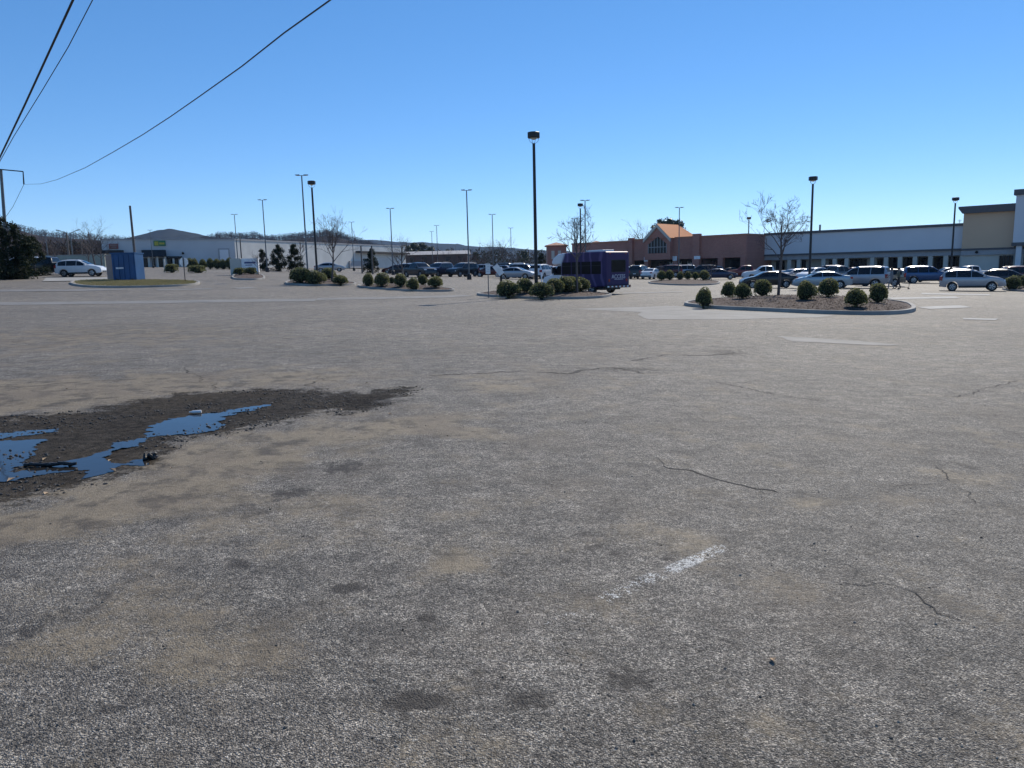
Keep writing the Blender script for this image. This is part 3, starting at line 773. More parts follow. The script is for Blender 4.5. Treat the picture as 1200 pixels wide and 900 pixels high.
# ------------------------------------------------------------------ bare trees
def bare_tree_meshes(seed, H, spread, clear, twig='twig', depth=5, leader=True):
    rnd = random.Random(seed); tr, cr = MB(), MB()
    def grow(p, d, ln, r, lv):
        n = 4 if lv < 3 else 3; pts, rs = [p.copy()], [r]
        for i in range(n):
            wob = .10 if lv < 2 else .22
            d = (d + Vector((rnd.gauss(0, wob), rnd.gauss(0, wob), rnd.gauss(0, wob * .6) + .07))).normalized()
            p = p + d * ln / n; pts.append(p.copy()); rs.append(max(.0052, r * (1 - .62 * (i + 1) / n)))
        (tr if lv <= 1 else cr).tube(pts, rs, 6 if lv <= 1 else 4 if lv == 2 else 3, cap=False)
        if lv >= depth: return
        for k in range(rnd.randint(3, 4) if lv < 3 else rnd.randint(2, 3)):
            i = rnd.randint(1, n); q = pts[i]
            s = d.cross(Vector((rnd.gauss(0, 1), rnd.gauss(0, 1), rnd.gauss(0, 1)))).normalized()
            nd = (d * .8 + s * rnd.uniform(.45, .8) + Vector((0, 0, .15))).normalized()
            grow(q, nd, ln * rnd.uniform(.5, .72), max(.0052, rs[i] * .72), lv + 1)
    r0 = H * .0145
    top = Vector((rnd.uniform(-.04, .04) * H, 0, clear))
    tr.tube([(0, 0, -.3), (0, 0, .1), (top.x * .5, 0, clear * .55), top, top + Vector((.01 * H, 0, H * .2)), top + Vector((0, 0, H * .42))], [r0 * 1.35, r0 * 1.1, r0 * .95, r0 * .9, r0 * .5, r0 * .2], 8)
    nb = 8
    for k in range(nb):
        a = 2.4 * k + rnd.uniform(-.3, .3); z = clear * .92 + (H * .30) * k / nb
        el = .45 + .5 * k / nb
        d = Vector((math.cos(a) * spread / H * 1.5, math.sin(a) * spread / H * 1.5, el + .35)).normalized()
        grow(Vector((top.x, 0, z)), d, (H - z) * rnd.uniform(.48, .62), r0 * .48, 1)
    return tr.mesh('trunk', M['bark'], 50), cr.mesh('crown', M[twig])
def tree(me2, loc, label, group=None, s=1, rz=0, name='bare_tree', cat='tree'):
    t = thing(name, label, cat, loc, rz, group); t.scale = (s, s, s)
    link(me2[0], 'trunk', t); link(me2[1], 'crown', t); return t
def bed(px, Y, hf):
    p = spot(px, Y); return (p.x, p.y, p.z + (hf(p.x, p.y) if hf else 0) - .02)
T1 = bare_tree_meshes(3, 4.6, 3.1, 1.85)
T2 = bare_tree_meshes(12, 4.5, 2.4, 1.9)
T3 = bare_tree_meshes(15, 5.2, 2.4, 1.7)
TF = [bare_tree_meshes(30 + i, 7, 4.6, 1.9, 'twig', 4) for i in range(3)]
TR = [bare_tree_meshes(50 + i, 5, 4.2, 1.0, 'redtwig', 4) for i in range(2)]
t = tree(T1, bed(911, 37, hI_right), 'leafless young tree on the nearest right island', None, 1, 2.2)
mb = MB(); rnd = random.Random(2)
for _ in range(40):
    c = Vector((rnd.gauss(0, .07), rnd.gauss(0, .07), rnd.gauss(0, .05))); d = Vector((rnd.gauss(0, 1), rnd.gauss(0, 1), rnd.gauss(0, .3))).normalized() * .12
    mb.tube([c - d, c + d], .008, 3)
o = mb.build('bird_nest', M['twig']); o.location = at(901, 258, 37); tag(o, 'small dark bird nest in the leafless right island tree', 'nest')
tree(T2, bed(675.5, 43.5, hI_mid), 'leafless young tree beside the purple bus', None, 1, 1.0)
tree(T3, bed(389, 62.5, hI_four), 'leafless young tree on the left lamp island', None, 1.02, .4)
tree(TF[0], bed(303, 74, hI_sign), 'small leafless tree beside the white box sign', None, .36, 1)
tree(TF[1], bed(470, 64, hI_three), 'leafless tree rising from the six bush island', None, .66, 4)
tree(TR[0], bed(833, 87, hI_store), 'thin leafless sapling at the right end of the store island', None, .58, 1)
tree(TR[1], bed(772, 86, hI_store), 'thin leafless sapling at the left end of the store island', None, .50, 2)
for i, (px, Y, s, k, lb) in enumerate(((577, 170, 1.15, 0, 'leafless tree behind the middle parked cars, left of the pair'), (590, 175, 1.2, 1, 'leafless tree behind the middle parked cars, right of the pair'), (568, 190, .85, 2, 'lower leafless tree beside the pair behind the parked cars'),
                                       (728, 190, 1.5, 0, 'leafless tree over the left wing of the brick store'), (754, 185, 1.95, 1, 'tall leafless tree over the brick store beside the gable'),
                                       (113, 104, 1.08, 2, 'bushy leafless tree between white crossover and blue container'), (120, 108, .85, 0, 'leafless scrub tree touching the blue container'), (104, 112, .8, 1, 'low leafless tree behind the white crossover nose'),
                                       (352, 132, .95, 1, 'leafless tree against the lit shop wall'), (66, 110, .75, 2, 'scrubby leafless tree behind the black pickup'), (641, 190, .8, 2, 'leafless tree left of the brick tower'), (605, 185, .75, 0, 'leafless tree left of the tall lamp post'))):
    p = spot(px, Y); tree(TF[k], (p.x, p.y, p.z - .1), lb, None, s, i * 1.3)
for i, (px, Y) in enumerate(((497, 170), (508, 176), (520, 168), (531, 180), (541, 174), (553, 178), (562, 186), (486, 182), (547, 196), (515, 200))):
    p = spot(px, Y); tree(TR[i % 2], (p.x, p.y, p.z - .1), 'reddish leafless shrub tree behind the middle parked cars', 'reddish leafless trees beyond the parked cars', .85 + .1 * (i % 3), i * 2.1)

# evergreens made of leaf clumps
def evergreen_meshes(seed, H, Wd, n=2600, ls=.16, m='ever', cone=.5, base=.02):
    rnd = random.Random(seed); mb, tr = MB(), MB()
    tr.tube([(0, 0, -.3), (0, 0, H * .9)], [H * .022, H * .006], 7)
    cl = []
    for _ in range(46):
        z = rnd.uniform(base, .95); w = Wd / 2 * ((1 - z) ** cone if cone else 1) * min(1, (z + .12) * 5)
        a = rnd.uniform(0, 6.28); q = math.sqrt(rnd.random()) * .8
        cl.append((Vector((math.cos(a) * w * q, math.sin(a) * w * q, z * H)), rnd.uniform(.10, .2) * max(Wd, .35 * H) * (1 - .4 * z)))
    for _ in range(n):
        c, r = rnd.choice(cl); d = Vector((rnd.gauss(0, 1), rnd.gauss(0, 1), rnd.gauss(0, .8))).normalized()
        p = c + d * r * rnd.uniform(.5, 1.08)
        if p.z < .02: continue
        a = Vector((rnd.gauss(0, 1), rnd.gauss(0, 1), rnd.gauss(0, 1))).normalized(); b_ = a.cross(d + Vector((.1, .2, .3))).normalized(); s = ls * rnd.uniform(.6, 1.4)
        mb.add([p - a * s * .6, p + b_ * s * .35, p + a * s * .6, p - b_ * s * .35], [(0, 1, 2, 3)])
    return tr.mesh('trunk', M['bark'], 50), mb.mesh('crown', M[m], 'leaf')
EV = [evergreen_meshes(70 + i, 5, 4.2, 5200, .17) for i in range(2)]
EC = [evergreen_meshes(80 + i, 5, 4.0, 5200, .17, 'ever', .55) for i in range(2)]
PN = [evergreen_meshes(90 + i, 10, 6.5, 2800, .34, 'pine', .25, .45) for i in range(2)]
for px, Y, s, k, lb in ((2, 67, 1.0, 0, 'dense dark evergreen in front of the power pole'), (26, 68, .92, 1, 'dense dark evergreen hiding the white van'), (-22, 71, 1.1, 1, 'dark evergreen cut by the left picture edge'), (42, 76, .72, 0, 'low dark evergreen beside the black pickup')):
    p = spot(px, Y); tree(EV[k], (p.x, p.y, p.z - .1), lb, 'dark evergreens at the left edge', s * 1.12, px * .1, 'evergreen_tree')
for px, Y, s, k, lb in ((308, 104, .62, 1, 'dark conical evergreen next to the white box sign'), (327, 106, .80, 0, 'tallest conical evergreen before the lit shop wall'), (346, 106, .80, 1, 'conical evergreen partly behind the left lamp island'), (435, 122, .85, 0, 'evergreen shrub tree before the white wall end'), (635, 180, .9, 1, 'dark evergreen left of the bus cab')):
    p = spot(px, Y); tree(EC[k], (p.x, p.y, p.z - .1), lb, 'conical evergreens', s, px * .1, 'evergreen_tree')
for px, Y, s, k, lb in ((478, 270, .85, 0, 'dark pine at the left of the far pine clump'), (487, 275, .95, 1, 'dark pine in the left half of the far pine clump'), (496, 280, .95, 0, 'dark pine in the right half of the far pine clump'), (505, 285, .85, 1, 'dark pine at the right of the far pine clump'), (525, 300, .75, 0, 'lone dark cedar behind the reddish trees'),
                        (776, 205, 1.42, 1, 'pine rising behind the orange roof, left one'), (790, 205, 1.42, 0, 'pine rising behind the orange roof, right one'), (558, 320, .7, 1, 'far dark pine right of the reddish trees'), (616, 240, .6, 0, 'dark pine behind the tall lamp post')):
    p = spot(px, Y); tree(PN[k], (p.x, p.y, p.z - .1), lb, 'far pines', s, px * .1, 'pine_tree')

# ------------------------------------------------------------------ lamp posts and poles
def t_pole_proto():
    t = thing('lamp_post', 'x', 'lamp post'); H = 10.0
    mb = MB(); mb.tube([(0, 0, .6), (0, 0, H - .05)], [.085, .06], 8); mb.build('pole', M['pole_grey'], t, 40)
    mb = MB(); mb.tube([(0, 0, -.3), (0, 0, .62), (0, 0, .66)], [.26, .26, .22], 14); mb.build('base', M['pole_dark'], t, 40)
    mb = MB(); mb.box(-.24, .24, -.03, .03, H - .08, H - .03); mb.build('crossarm', M['pole_grey'], t)
    for s in (-1, 1):
        mb = MB(); mb.prism([(s * .2, H - .06), (s * .60, H - .03), (s * .62, H + .02), (s * .2, H + .03)], 'y', -.17, .17); h = mb.build('lamp_head', M['pole_grey'], t)
        mb = MB(); mb.prism([(s * .27, H - .066), (s * .55, H - .045), (s * .55, H - .058), (s * .27, H - .079)], 'y', -.12, .12); mb.build('lens', M['lamp_glass'], h)
    return t
def box_pole_proto():
    t = thing('lamp_post', 'x', 'lamp post'); H = 9.4
    mb = MB(); mb.tube([(0, 0, .5), (0, 0, H - .62)], [.11, .085], 10); mb.build('pole', M['pole_dark'], t, 40)
    mb = MB(); mb.tube([(0, 0, -.3), (0, 0, .55)], [.24, .24], 14); mb.build('base', M['conc'], t, 40)
    mb = MB()
    mb.tube([(0, 0, H - .33), (0, 0, H - .30), (0, 0, H - .03), (0, 0, H), (0, 0, H + .025)], [.30, .37, .37, .34, .10], 8); hd = mb.build('lamp_head', M['pole_dark'], t, 30)
    mb = MB(); mb.tube([(0, 0, H - .42), (0, 0, H - .38), (0, 0, H - .325)], [.05, .16, .22], 14); mb.build('lens', M['lamp_glass'], hd, 60)
    mb = MB()
    for a in (0, math.pi / 2):
        pts = [(math.cos(a) * .30 * math.cos(q), math.sin(a) * .30 * math.cos(q), H - .32 - .30 * math.sin(q)) for q in np.linspace(0, math.pi, 13)]
        mb.tube(pts, .012, 5)
    mb.build('yoke', M['pole_grey'], t)
    return t
PT, PB = t_pole_proto(), box_pole_proto()
used = set()
def pole(kind, tx, ty, bx, Y, lb):
    o = PT if kind == 'T' else PB
    if kind in used: o = copy_tree(o)
    used.add(kind)
    p = spot(bx, Y); top = at(tx, ty, Y); h = top.z - p.z
    o.location = p; s = h / (10.0 if kind == 'T' else 9.4); o.scale = (s, s, s); o.rotation_euler = (0, 0, .12 if kind == 'T' else .3)
    tag(o, lb, 'lamp post', 'twin head lamp posts' if kind == 'T' else 'drum head lamp posts')
for a in (('B', 624, 155, 628, 44.0, 'tallest looking drum head lamp post, on the middle island'), ('B', 364.8, 212, 372, 68, 'drum head lamp post on the left lamp island'), ('B', 679.7, 238.5, 680.5, 104, 'drum head lamp post rising above the bus'),
          ('B', 951, 207, 947.5, 68, 'drum head lamp post behind the right island'), ('B', 1116, 231.5, 1113, 88, 'drum head lamp post in front of the tan wall'), ('B', 876.3, 254.5, 876, 172, 'drum head lamp showing only above the brick store roof'),
          ('T', 353.5, 205, 361, 74, 'tall twin head lamp post beside the left drum head post'), ('T', 307.6, 234, 313.5, 98, 'twin head lamp post beside the white box sign'), ('T', 276.6, 251, 279.5, 138, 'twin head lamp post at the shop wall corner'),
          ('T', 177, 269.5, 180, 128, 'twin head lamp post in front of the black awning'), ('T', 412.8, 260, 415, 145, 'twin head lamp post before the white wall end'), ('T', 458, 244, 460.7, 111, 'twin head lamp post behind the six bush island'),
          ('T', 546.3, 222.5, 549.7, 84, 'twin head lamp post with a black footing, alone on open asphalt'), ('T', 577, 251, 578.5, 122, 'twin head lamp post above the maroon car'), ('T', 512.5, 264, 513.5, 185, 'farther twin head lamp post above the pine clump, right one'),
          ('T', 506.5, 271, 507.5, 212, 'farther twin head lamp post above the pine clump, left one'), ('T', 598, 267, 599.5, 165, 'twin head lamp post left of the tallest drum head post'), ('T', 534, 287.5, 535, 260, 'smallest far twin head lamp post over the reddish trees'),
          ('T', 687, 234.5, 686, 102, 'twin head lamp post right of the one above the bus'), ('T', 673.4, 256, 673.5, 132, 'shorter looking twin head lamp post behind the young tree'), ('T', 794.6, 243, 795, 112, 'twin head lamp post before the orange roof'), ('T', 562.5, 285, 563, 270, 'far twin head lamp post over the bare trees')):
    pole(*a)

# timber pole behind the container, and slim far poles
def timber(px, ty, Y, r, lb, m='wood', arm=None):
    p = spot(px[1], Y); h = at(px[0], ty, Y).z - p.z
    t = thing('utility_pole', lb, 'pole', p)
    mb = MB(); mb.tube([(0, 0, -.3), (0, 0, h * .5), (0, 0, h)], [r, r * .9, r * .8], 9); mb.build('shaft', M[m], t, 40)
    if arm:
        mb = MB(); mb.tube([(0, 0, h - .1), (arm, 0, h + .35)], [.05, .04], 6); mb.build('arm', M['pole_grey'], t)
        mb = MB(); mb.tube([(arm - .1 * np.sign(arm), 0, h + .33), (arm + .5 * np.sign(arm), 0, h + .42)], [.07, .1], 6); mb.build('lamp_head', M['pole_grey'], t)
    return t
timber((155.5, 160), 241, 90, .15, 'bare timber pole standing behind the blue container')
timber((283, 284), 273.5, 147, .13, 'slim pale pole at the lit end of the shop corner')
timber((79.5, 82.5), 272.5, 122, .17, 'street lamp pole with its arm to the left behind the white crossover', 'wood', -1.1)
timber((86, 87), 272.5, 124, .11, 'street lamp pole with its arm to the right behind the white crossover', 'pole_grey', 1.1)
timber((97, 98.5), 280, 120, .10, 'pale slim pole behind the white crossover bonnet')
timber((57, 58), 275, 130, .10, 'thin pole above the black pickup', 'pole_grey')
timber((423, 424.5), 288, 116, .13, 'short timber post before the white wall end, left one')
timber((435, 437), 288, 112, .14, 'short timber post before the white wall end, right one')

# power pole and cables at the left edge
pp = spot(10, 70); tp = at(1, 199, 70); 
t = thing('power_pole', 'grey power pole with a dropped side arm behind the evergreens', 'power pole', pp)
L0 = lambda q: Vector(q) - pp
mb = MB(); mb.tube([(0, 0, -.3), L0(tp)], [.17, .12], 9); mb.build('shaft', M['pole_grey'], t, 40)
a0, a1, a2 = at(0, 198.5, 70), at(27, 201, 70), at(28, 216, 70)
mb = MB(); mb.tube([L0(a0), L0(a1)], .055, 6); mb.build('arm', M['pole_dark'], t)
mb = MB(); mb.tube([L0(a1), L0(a2)], [.05, .07], 6); mb.build('insulator', M['pole_dark'], t)
def cable(pts, A, B, r, lb):
    # the cable hangs in the vertical plane through A and B (plan points)
    out = []
    n = Vector((B[1] - A[1], -(B[0] - A[0]), 0))
    for px, py in pts:
        d = ray(px, py); s = (Vector((A[0], A[1], 0)) - Vector((0, 0, 0))).dot(n) / d.dot(n)
        out.append(CAM + d * s)
    # carry on past the frame along the last run
    d = out[-1] - out[-2]; out += [out[-1] + d * 2 + Vector((0, 0, .2)), out[-1] + d * 5 + Vector((0, 0, 1.2))]
    mb = MB(); mb.tube(out, r, 6); tag(mb.build('overhead_cable', M['wire'], None, 80), lb, 'cable')
cable([(28, 216), (48, 215.5), (67, 210.5), (100, 196.5), (133, 178), (167, 158), (200, 136.5), (233, 113.5), (283, 78), (333, 38.5), (387, 0)], (a2.x, a2.y), (-2.2, 11), .012, 'sagging black cable from the dropped pole arm to the top edge')
cable([(-60, 318), (-30, 248), (0, 184), (29, 123), (57, 62), (86, -1)], (-38, 45), (-14, 19), .014, 'thick black cable crossing the upper left corner')
cable([(-20, 225), (16, 160), (50, 105), (80, 55), (109, -1)], (-36, 42), (-14, 19), .006, 'thin grey cable beside the thick corner cable')
mb = MB(); q0, q1 = at(28, 216, 70), at(-14, 277, 76)
mb.tube([q0, q0.lerp(q1, .3) - Vector((0, 0, .5)), q0.lerp(q1, .65) - Vector((0, 0, .5)), q1], .018, 5); tag(mb.build('overhead_cable', M['wire']), 'slack cable dropping from the pole arm to the left edge', 'cable')

# ------------------------------------------------------------------ signs
def post_sign():
    p = bed(572, 42.5, hI_mid); t = thing('parking_sign', 'white notice on a thin post at the left tip of the middle island', 'sign', p)
    k = 42.5 / F
    mb = MB(); mb.box(-.025, .025, -.025, .025, -.2, 1.85); mb.build('post', M['pole_grey'], t)
    mb = MB(); mb.box(-.13, .13, -.04, -.03, 1.28, 1.86); pn = mb.build('panel', M['sign_white'], t)
    mb = MB(); [mb.box(-.09 + .05 * (i % 2), .09, -.045, -.041, 1.78 - i * .09, 1.81 - i * .09) for i in range(5)]; mb.build('print_lines', M['sign_grey'], pn)
post_sign()
p = bed(587, 44.5, hI_mid)
t = thing('sign_post', 'square dark post with a pale top beside the fallen sign', 'post', p)
mb = MB(); mb.box(-.07, .07, -.07, .07, -.2, 1.25); mb.build('shaft', M['pole_dark'], t)
mb = MB(); mb.tube([(0, 0, 1.25), (0, 0, 1.45), (0, 0, 1.6)], [.06, .09, .05], 8); mb.build('cap', M['sign_white'], t)
p = bed(601, 43.2, hI_mid)
t = thing('fallen_sign', 'knocked over white sign leaning left over the dark shrub', 'sign', (p[0], p[1], p[2] + .35))
tl = at(580, 311, 43.2) - Vector(t.location)
mb = MB(); mb.tube([(0, 0, 0), tl], .025, 6); mb.build('post', M['pole_grey'], t)
mb = MB(); d = tl.normalized(); nrm = Vector((d.z, 0, -d.x)); c0 = tl * .62; c1 = tl * 1.0
fr = [c0 - nrm * .17, c0 + nrm * .17, c1 + nrm * .17, c1 - nrm * .17]
mb.add([v + Vector((0, -.05, 0)) for v in fr] + [v + Vector((0, -.03, 0)) for v in fr], [(0, 1, 2, 3), (7, 6, 5, 4), (0, 4, 5, 1), (1, 5, 6, 2), (2, 6, 7, 3), (3, 7, 4, 0)]); mb.build('panel', M['sign_white'], t)
p = spot(217, 60); t = thing('stop_sign', 'octagonal sign seen from its grey back on the grass island', 'sign', (p.x, p.y, p.z + .1))
mb = MB(); mb.tube([(0, 0, -.3), (0, 0, 1.85)], .035, 6); mb.build('post', M['pole_dark'], t)
mb = MB(); mb.prism([(.37 * math.cos(R(22.5 + 45 * i)), 1.55 + .37 * math.sin(R(22.5 + 45 * i))) for i in range(8)], 'y', .04, .05); mb.build('panel', M['sign_white'], t)
mb = MB(); mb.box(-.04, .04, -.045, -.037, 1.2, 1.9); mb.build('bracket', M['pole_dark'], t)
p = spot(288, 79); k = F / 79
t = thing('box_sign', 'white box shaped monument sign behind two low hedges', 'sign', p, .1)
mb = MB(); mb.box(-1.45, -.35, -.3, .3, -.2, 1.75); mb.build('cabinet', M['cream'], t)
mb = MB(); mb.box(-.32, 1.4, -.22, .22, .3, 1.72); c = mb.build('panel', M['sign_white'], t)
mb = MB(); mb.box(0, 1.15, -.23, -.222, 1.2, 1.38); mb.box(.1, .8, -.23, -.222, 1.0, 1.08); mb.build('blue_print', mat('blue_print', (.05, .07, .2), .5), c)
mb = MB(); mb.box(-.3, 1.38, -.2, .2, -.2, .295); mb.build('plinth', M['conc'], t)
for px, h, lb in ((193.5, 1.5, 'pale bollard before the black awning'), (1046, 1.1, None)):
    if lb:
        p = spot(px, 92); t = thing('bollard', lb, 'bollard', p); mb = MB(); mb.tube([(0, 0, -.2), (0, 0, h), (0, 0, h + .07)], [.09, .09, .05], 10); mb.build('post', M['cream'], t, 40)
p = spot(634.2, 78); t = thing('bollard', 'short white marker post beside the bus bonnet', 'bollard', p); mb = MB(); mb.tube([(0, 0, -.2), (0, 0, 1.0), (0, 0, 1.06)], [.06, .06, .03], 8); mb.build('post', M['sign_white'], t, 40)

# ------------------------------------------------------------------ container
p = spot(152, 62.5); k = F / 62.5
t = thing('waste_container', 'big dark blue steel container with an open tan door on the grass', 'container', (p.x, p.y, p.z + .12), R(5))
HW, HD, HH = .92, .9, 2.15
mb = MB(); mb.box(-HW, HW, -HD, HD, 0, HH); body = mb.build('body', M['blue_steel'], t, None, .03)
mb = MB()
for i in range(5): x = -HW + .12 + i * (2 * HW - .24) / 4; mb.box(x - .035, x + .035, -HD - .06, -HD - .003, .08, HH - .08)
mb.build('stiffening_rib', M['blue_steel'], body)
mb = MB(); mb.box(-HW - .05, HW + .05, -HD - .07, HD + .05, HH, HH + .09); mb.build('top_rail', M['blue_steel'], t)
mb = MB(); mb.box(-.05, .68, -.02, .02, 0, 1.9); o = mb.build('door', M['tan_panel'], t); o.location = (-HW - .04, -HD + .1, .12); o.rotation_euler = (0, 0, R(150))
mb = MB()
for x0, x1 in ((-.60, -.52), (-.50, -.40), (-.38, -.31), (-.29, -.20), (-.18, -.10), (-.08, -.01)): mb.box(x0, x1, -HD - .068, -HD - .062, .93, 1.06)
mb.build('white_lettering', M['sign_white'], body)
for x in (-.6, .6):
    mb = MB(); mb.tube([(x, -HD - .1, .05), (x, -HD + .1, .05)], .09, 10); mb.build('roller', M['pole_dark'], t, 40)

# ------------------------------------------------------------------ cars
def car_kit(kind):
    P = {'sedan': dict(L=4.75, W=1.82, belt=.98, H=1.45, wr=.33, ax=(-1.38, 1.42), prof=[(-2.375, .60), (-2.34, .95), (-2.2, 1.04), (-1.72, 1.09), (-1.35, 1.25), (-.95, 1.40), (-.5, 1.455), (.1, 1.45), (.45, 1.38), (1.2, 1.04), (1.7, .96), (2.1, .84), (2.3, .70), (2.375, .55)],
                       side=[(-1.5, -.02), (.03, 1.05)], ws=(.48, 1.16), rw=(-1.62, -.98)),
         'crossover': dict(L=4.6, W=1.85, belt=1.06, H=1.68, wr=.36, ax=(-1.38, 1.36), prof=[(-2.3, .66), (-2.29, 1.0), (-2.22, 1.15), (-1.98, 1.50), (-1.75, 1.62), (-1.1, 1.69), (-.2, 1.68), (.25, 1.60), (1.02, 1.18), (1.2, 1.13), (1.8, 1.04), (2.1, .92), (2.26, .76), (2.3, .6)],
                       side=[(-1.93, -1.13), (-1.09, -.12), (-.08, .88)], ws=(.28, 1.0), rw=(-2.18, -1.86)),
         'suv': dict(L=5.0, W=1.98, belt=1.15, H=1.86, wr=.40, ax=(-1.55, 1.5), prof=[(-2.5, .7), (-2.49, 1.15), (-2.45, 1.3), (-2.3, 1.72), (-2.15, 1.82), (-1.4, 1.87), (-.1, 1.86), (.3, 1.80), (.98, 1.30), (1.15, 1.24), (2.0, 1.16), (2.35, 1.04), (2.48, .85), (2.5, .62)],
                       side=[(-2.22, -1.18), (-1.13, -.16), (-.11, .84)], ws=(.34, .95), rw=(-2.43, -2.28)),
         'pickup': dict(L=5.6, W=1.98, belt=1.14, H=1.86, wr=.40, ax=(-1.7, 1.75), prof=[(-2.8, .72), (-2.79, 1.15), (-2.74, 1.20), (-1.0, 1.22), (-.96, 1.30), (-.85, 1.70), (-.7, 1.82), (-.2, 1.87), (.35, 1.84), (.6, 1.76), (1.22, 1.30), (1.4, 1.24), (2.3, 1.18), (2.65, 1.05), (2.78, .85), (2.8, .62)],
                        side=[(-.72, .06), (.14, .98)], ws=(.64, 1.18), rw=(-.955, -.83)),
         'van': dict(L=5.1, W=1.98, belt=1.1, H=1.8, wr=.36, ax=(-1.55, 1.55), prof=[(-2.55, .65), (-2.54, 1.1), (-2.48, 1.6), (-2.35, 1.76), (-1.5, 1.81), (0, 1.80), (.5, 1.72), (1.5, 1.18), (1.65, 1.12), (2.2, 1.0), (2.45, .85), (2.54, .7), (2.55, .55)],
                     side=[(-2.2, -1.3), (-1.2, -.1), (0, 1.1)], ws=(.6, 1.45), rw=(-2.5, -2.38))}[kind]
    px_, pz_ = zip(*P['prof']); L, W, H, belt = P['L'], P['W'], P['H'], P['belt']
    zt = lambda x: float(np.interp(x, px_, pz_))
    sill = .26 if kind in ('sedan', 'van') else .33
    ar = P['wr'] + .07
    def zb(x):
        z = sill + (.10 * max(0, (abs(x) - L / 2 + .4) / .4) ** 2)
        for a in P['ax']:
            d = abs(x - a)
            if d < ar: z = max(z, P['wr'] + math.sqrt(max(0, ar * ar - d * d)) * .98)
        return z
    bz = lambda x: min(belt + .03 * (-x / L), zt(x) - .035)
    def hw(x, z):
        e = max(0, (abs(x) - (L / 2 - .75)) / .75); pf = 1 - .17 * e ** 2.2
        b0 = bz(x); w = W / 2 * pf
        if z <= b0: q = (z - .2) / max(.1, b0 - .2); return w * (.93 + .07 * math.sin(math.pi * min(1, max(0, q)) ** .8 * .62 + .0)) * (1.0 if z > .35 else .985)
        return w * (.993 - .26 * (z - b0) / max(.3, H - belt))
    st = sorted(set([round(v, 3) for v in list(np.linspace(-L / 2, L / 2, 44)) + list(px_) + [a + d for a in P['ax'] for d in np.array([-1, -.96, -.85, -.65, -.35, 0, .35, .65, .85, .96, 1]) * ar] + [a + s * (ar + .004) for a in P['ax'] for s in (-1, 1)]]))
    mb = MB(); rings = []
    for x in st:
        b0, t0, bl = zb(x), zt(x), bz(x); b0 = min(b0, bl - .02)
        zs = [b0, b0 + (bl - b0) * .3, b0 + (bl - b0) * .66, bl, bl + (t0 - bl) * .5, bl + (t0 - bl) * .92]
        half = [(hw(x, z), z) for z in zs]; wt = half[-1][0]; wt *= .97
        half += [(wt * .9, t0), (wt * .5, t0 + .018), (0, t0 + .024)]
        ring = [(x, y, z) for y, z in half] + [(x, -y, z) for y, z in half[-2::-1]]
        rings.append(ring)
    n = len(rings[0])
    for r in rings: mb.v.extend(r)
    for i in range(len(rings) - 1):
        for k in range(n): mb.f.append((i * n + k, i * n + (k + 1) % n, (i + 1) * n + (k + 1) % n, (i + 1) * n + k)); mb.m.append(0)
    mb.f.append(tuple(range(n))); mb.m.append(0); mb.f.append(tuple((len(rings) - 1) * n + k for k in range(n))[::-1]); mb.m.append(0)
    kit = {'P': P, 'body': mb.mesh('body', M['trim'], 38), 'parts': []}
    # side windows
    for (a, c) in P['side']:
        for s in (1, -1):
            g = MB(); X = np.linspace(a, c, 9); vs = []
            for x in X:
                lo = bz(x) + .035; hi = max(lo + .004, zt(x) - .095)
                for q in (0, .5, 1): z = lo + (hi - lo) * q; vs.append((x, s * (hw(x, z) + .006), z))
            g.add(vs, [(3 * i + q, 3 * i + q + 1, 3 * i + q + 4, 3 * i + q + 3) for i in range(8) for q in range(2)])
            kit['parts'].append(('side_window', g.mesh('side_window', M['glass'], 60), None))
    for nm, (a, c) in (('windshield', P['ws']), ('rear_window', P['rw'])):
        g = MB(); X = np.linspace(a, c, 7); vs = []
        sgn = 1 if nm == 'windshield' else -1
        for x in X:
            t0 = zt(x); w = hw(x, bz(x) + (t0 - bz(x)) * .92) * .97
            for q, dz in ((-.88, .0), (-.5, .018), (0, .024), (.5, .018), (.88, 0)): vs.append((x + sgn * .012, w * q, t0 + dz + .010))
        g.add(vs, [(5 * i + q, 5 * i + q + 1, 5 * i + q + 6, 5 * i + q + 5) for i in range(6) for q in range(4)])
        kit['parts'].append((nm, g.mesh(nm, M['glass'], 60), None))
    hx = L / 2
    for s in (1, -1):
        zf = .72 if kind in ('sedan',) else .82 if kind != 'pickup' else .95
        g = MB(); yy = [s * (W / 2 - .10), s * (W / 2 - .45)]; x0 = hx - .10
        g.prism([(hx - .42, zf + .10), (hx - .34, zf - .03), (hx - .05, zf - .06), (hx - .075, zf + .06)], 'y', min(yy), max(yy)); kit['parts'].append(('headlight', g.mesh('headlight', M['head']), None))
        zr = .88 if kind == 'sedan' else 1.02
        g = MB(); yy = [s * (W / 2 - .005 - .06), s * (W / 2 - .36)]; hgt = .09 if kind == 'sedan' else .17
        g.prism([(-hx + .22, zr + hgt), (-hx + .16, zr - hgt), (-hx - .012, zr - hgt * .8), (-hx + .01, zr + hgt * .9)], 'y', min(yy), max(yy)); kit['parts'].append(('tail_light', g.mesh('tail_light', M['tail']), None))
        g = MB(); mx = P['side'][-1][1] - .12; yb = hw(mx, belt + .05); g.prism([(mx - .05, belt + .02), (mx + .12, belt + .03), (mx + .09, belt + .15), (mx - .03, belt + .16)], 'y', min(s * (yb - .02), s * (yb + .17)), max(s * (yb - .02), s * (yb + .17))); kit['parts'].append(('mirror', g.mesh('mirror', M['trim']), 'paint'))
    g = MB(); g.prism([(hx - .12, .42), (hx + .012, .44), (hx - .005, .62), (hx - .12, .64)], 'y', -W * .3, W * .3); kit['parts'].append(('grille', g.mesh('grille', M['trim']), None))
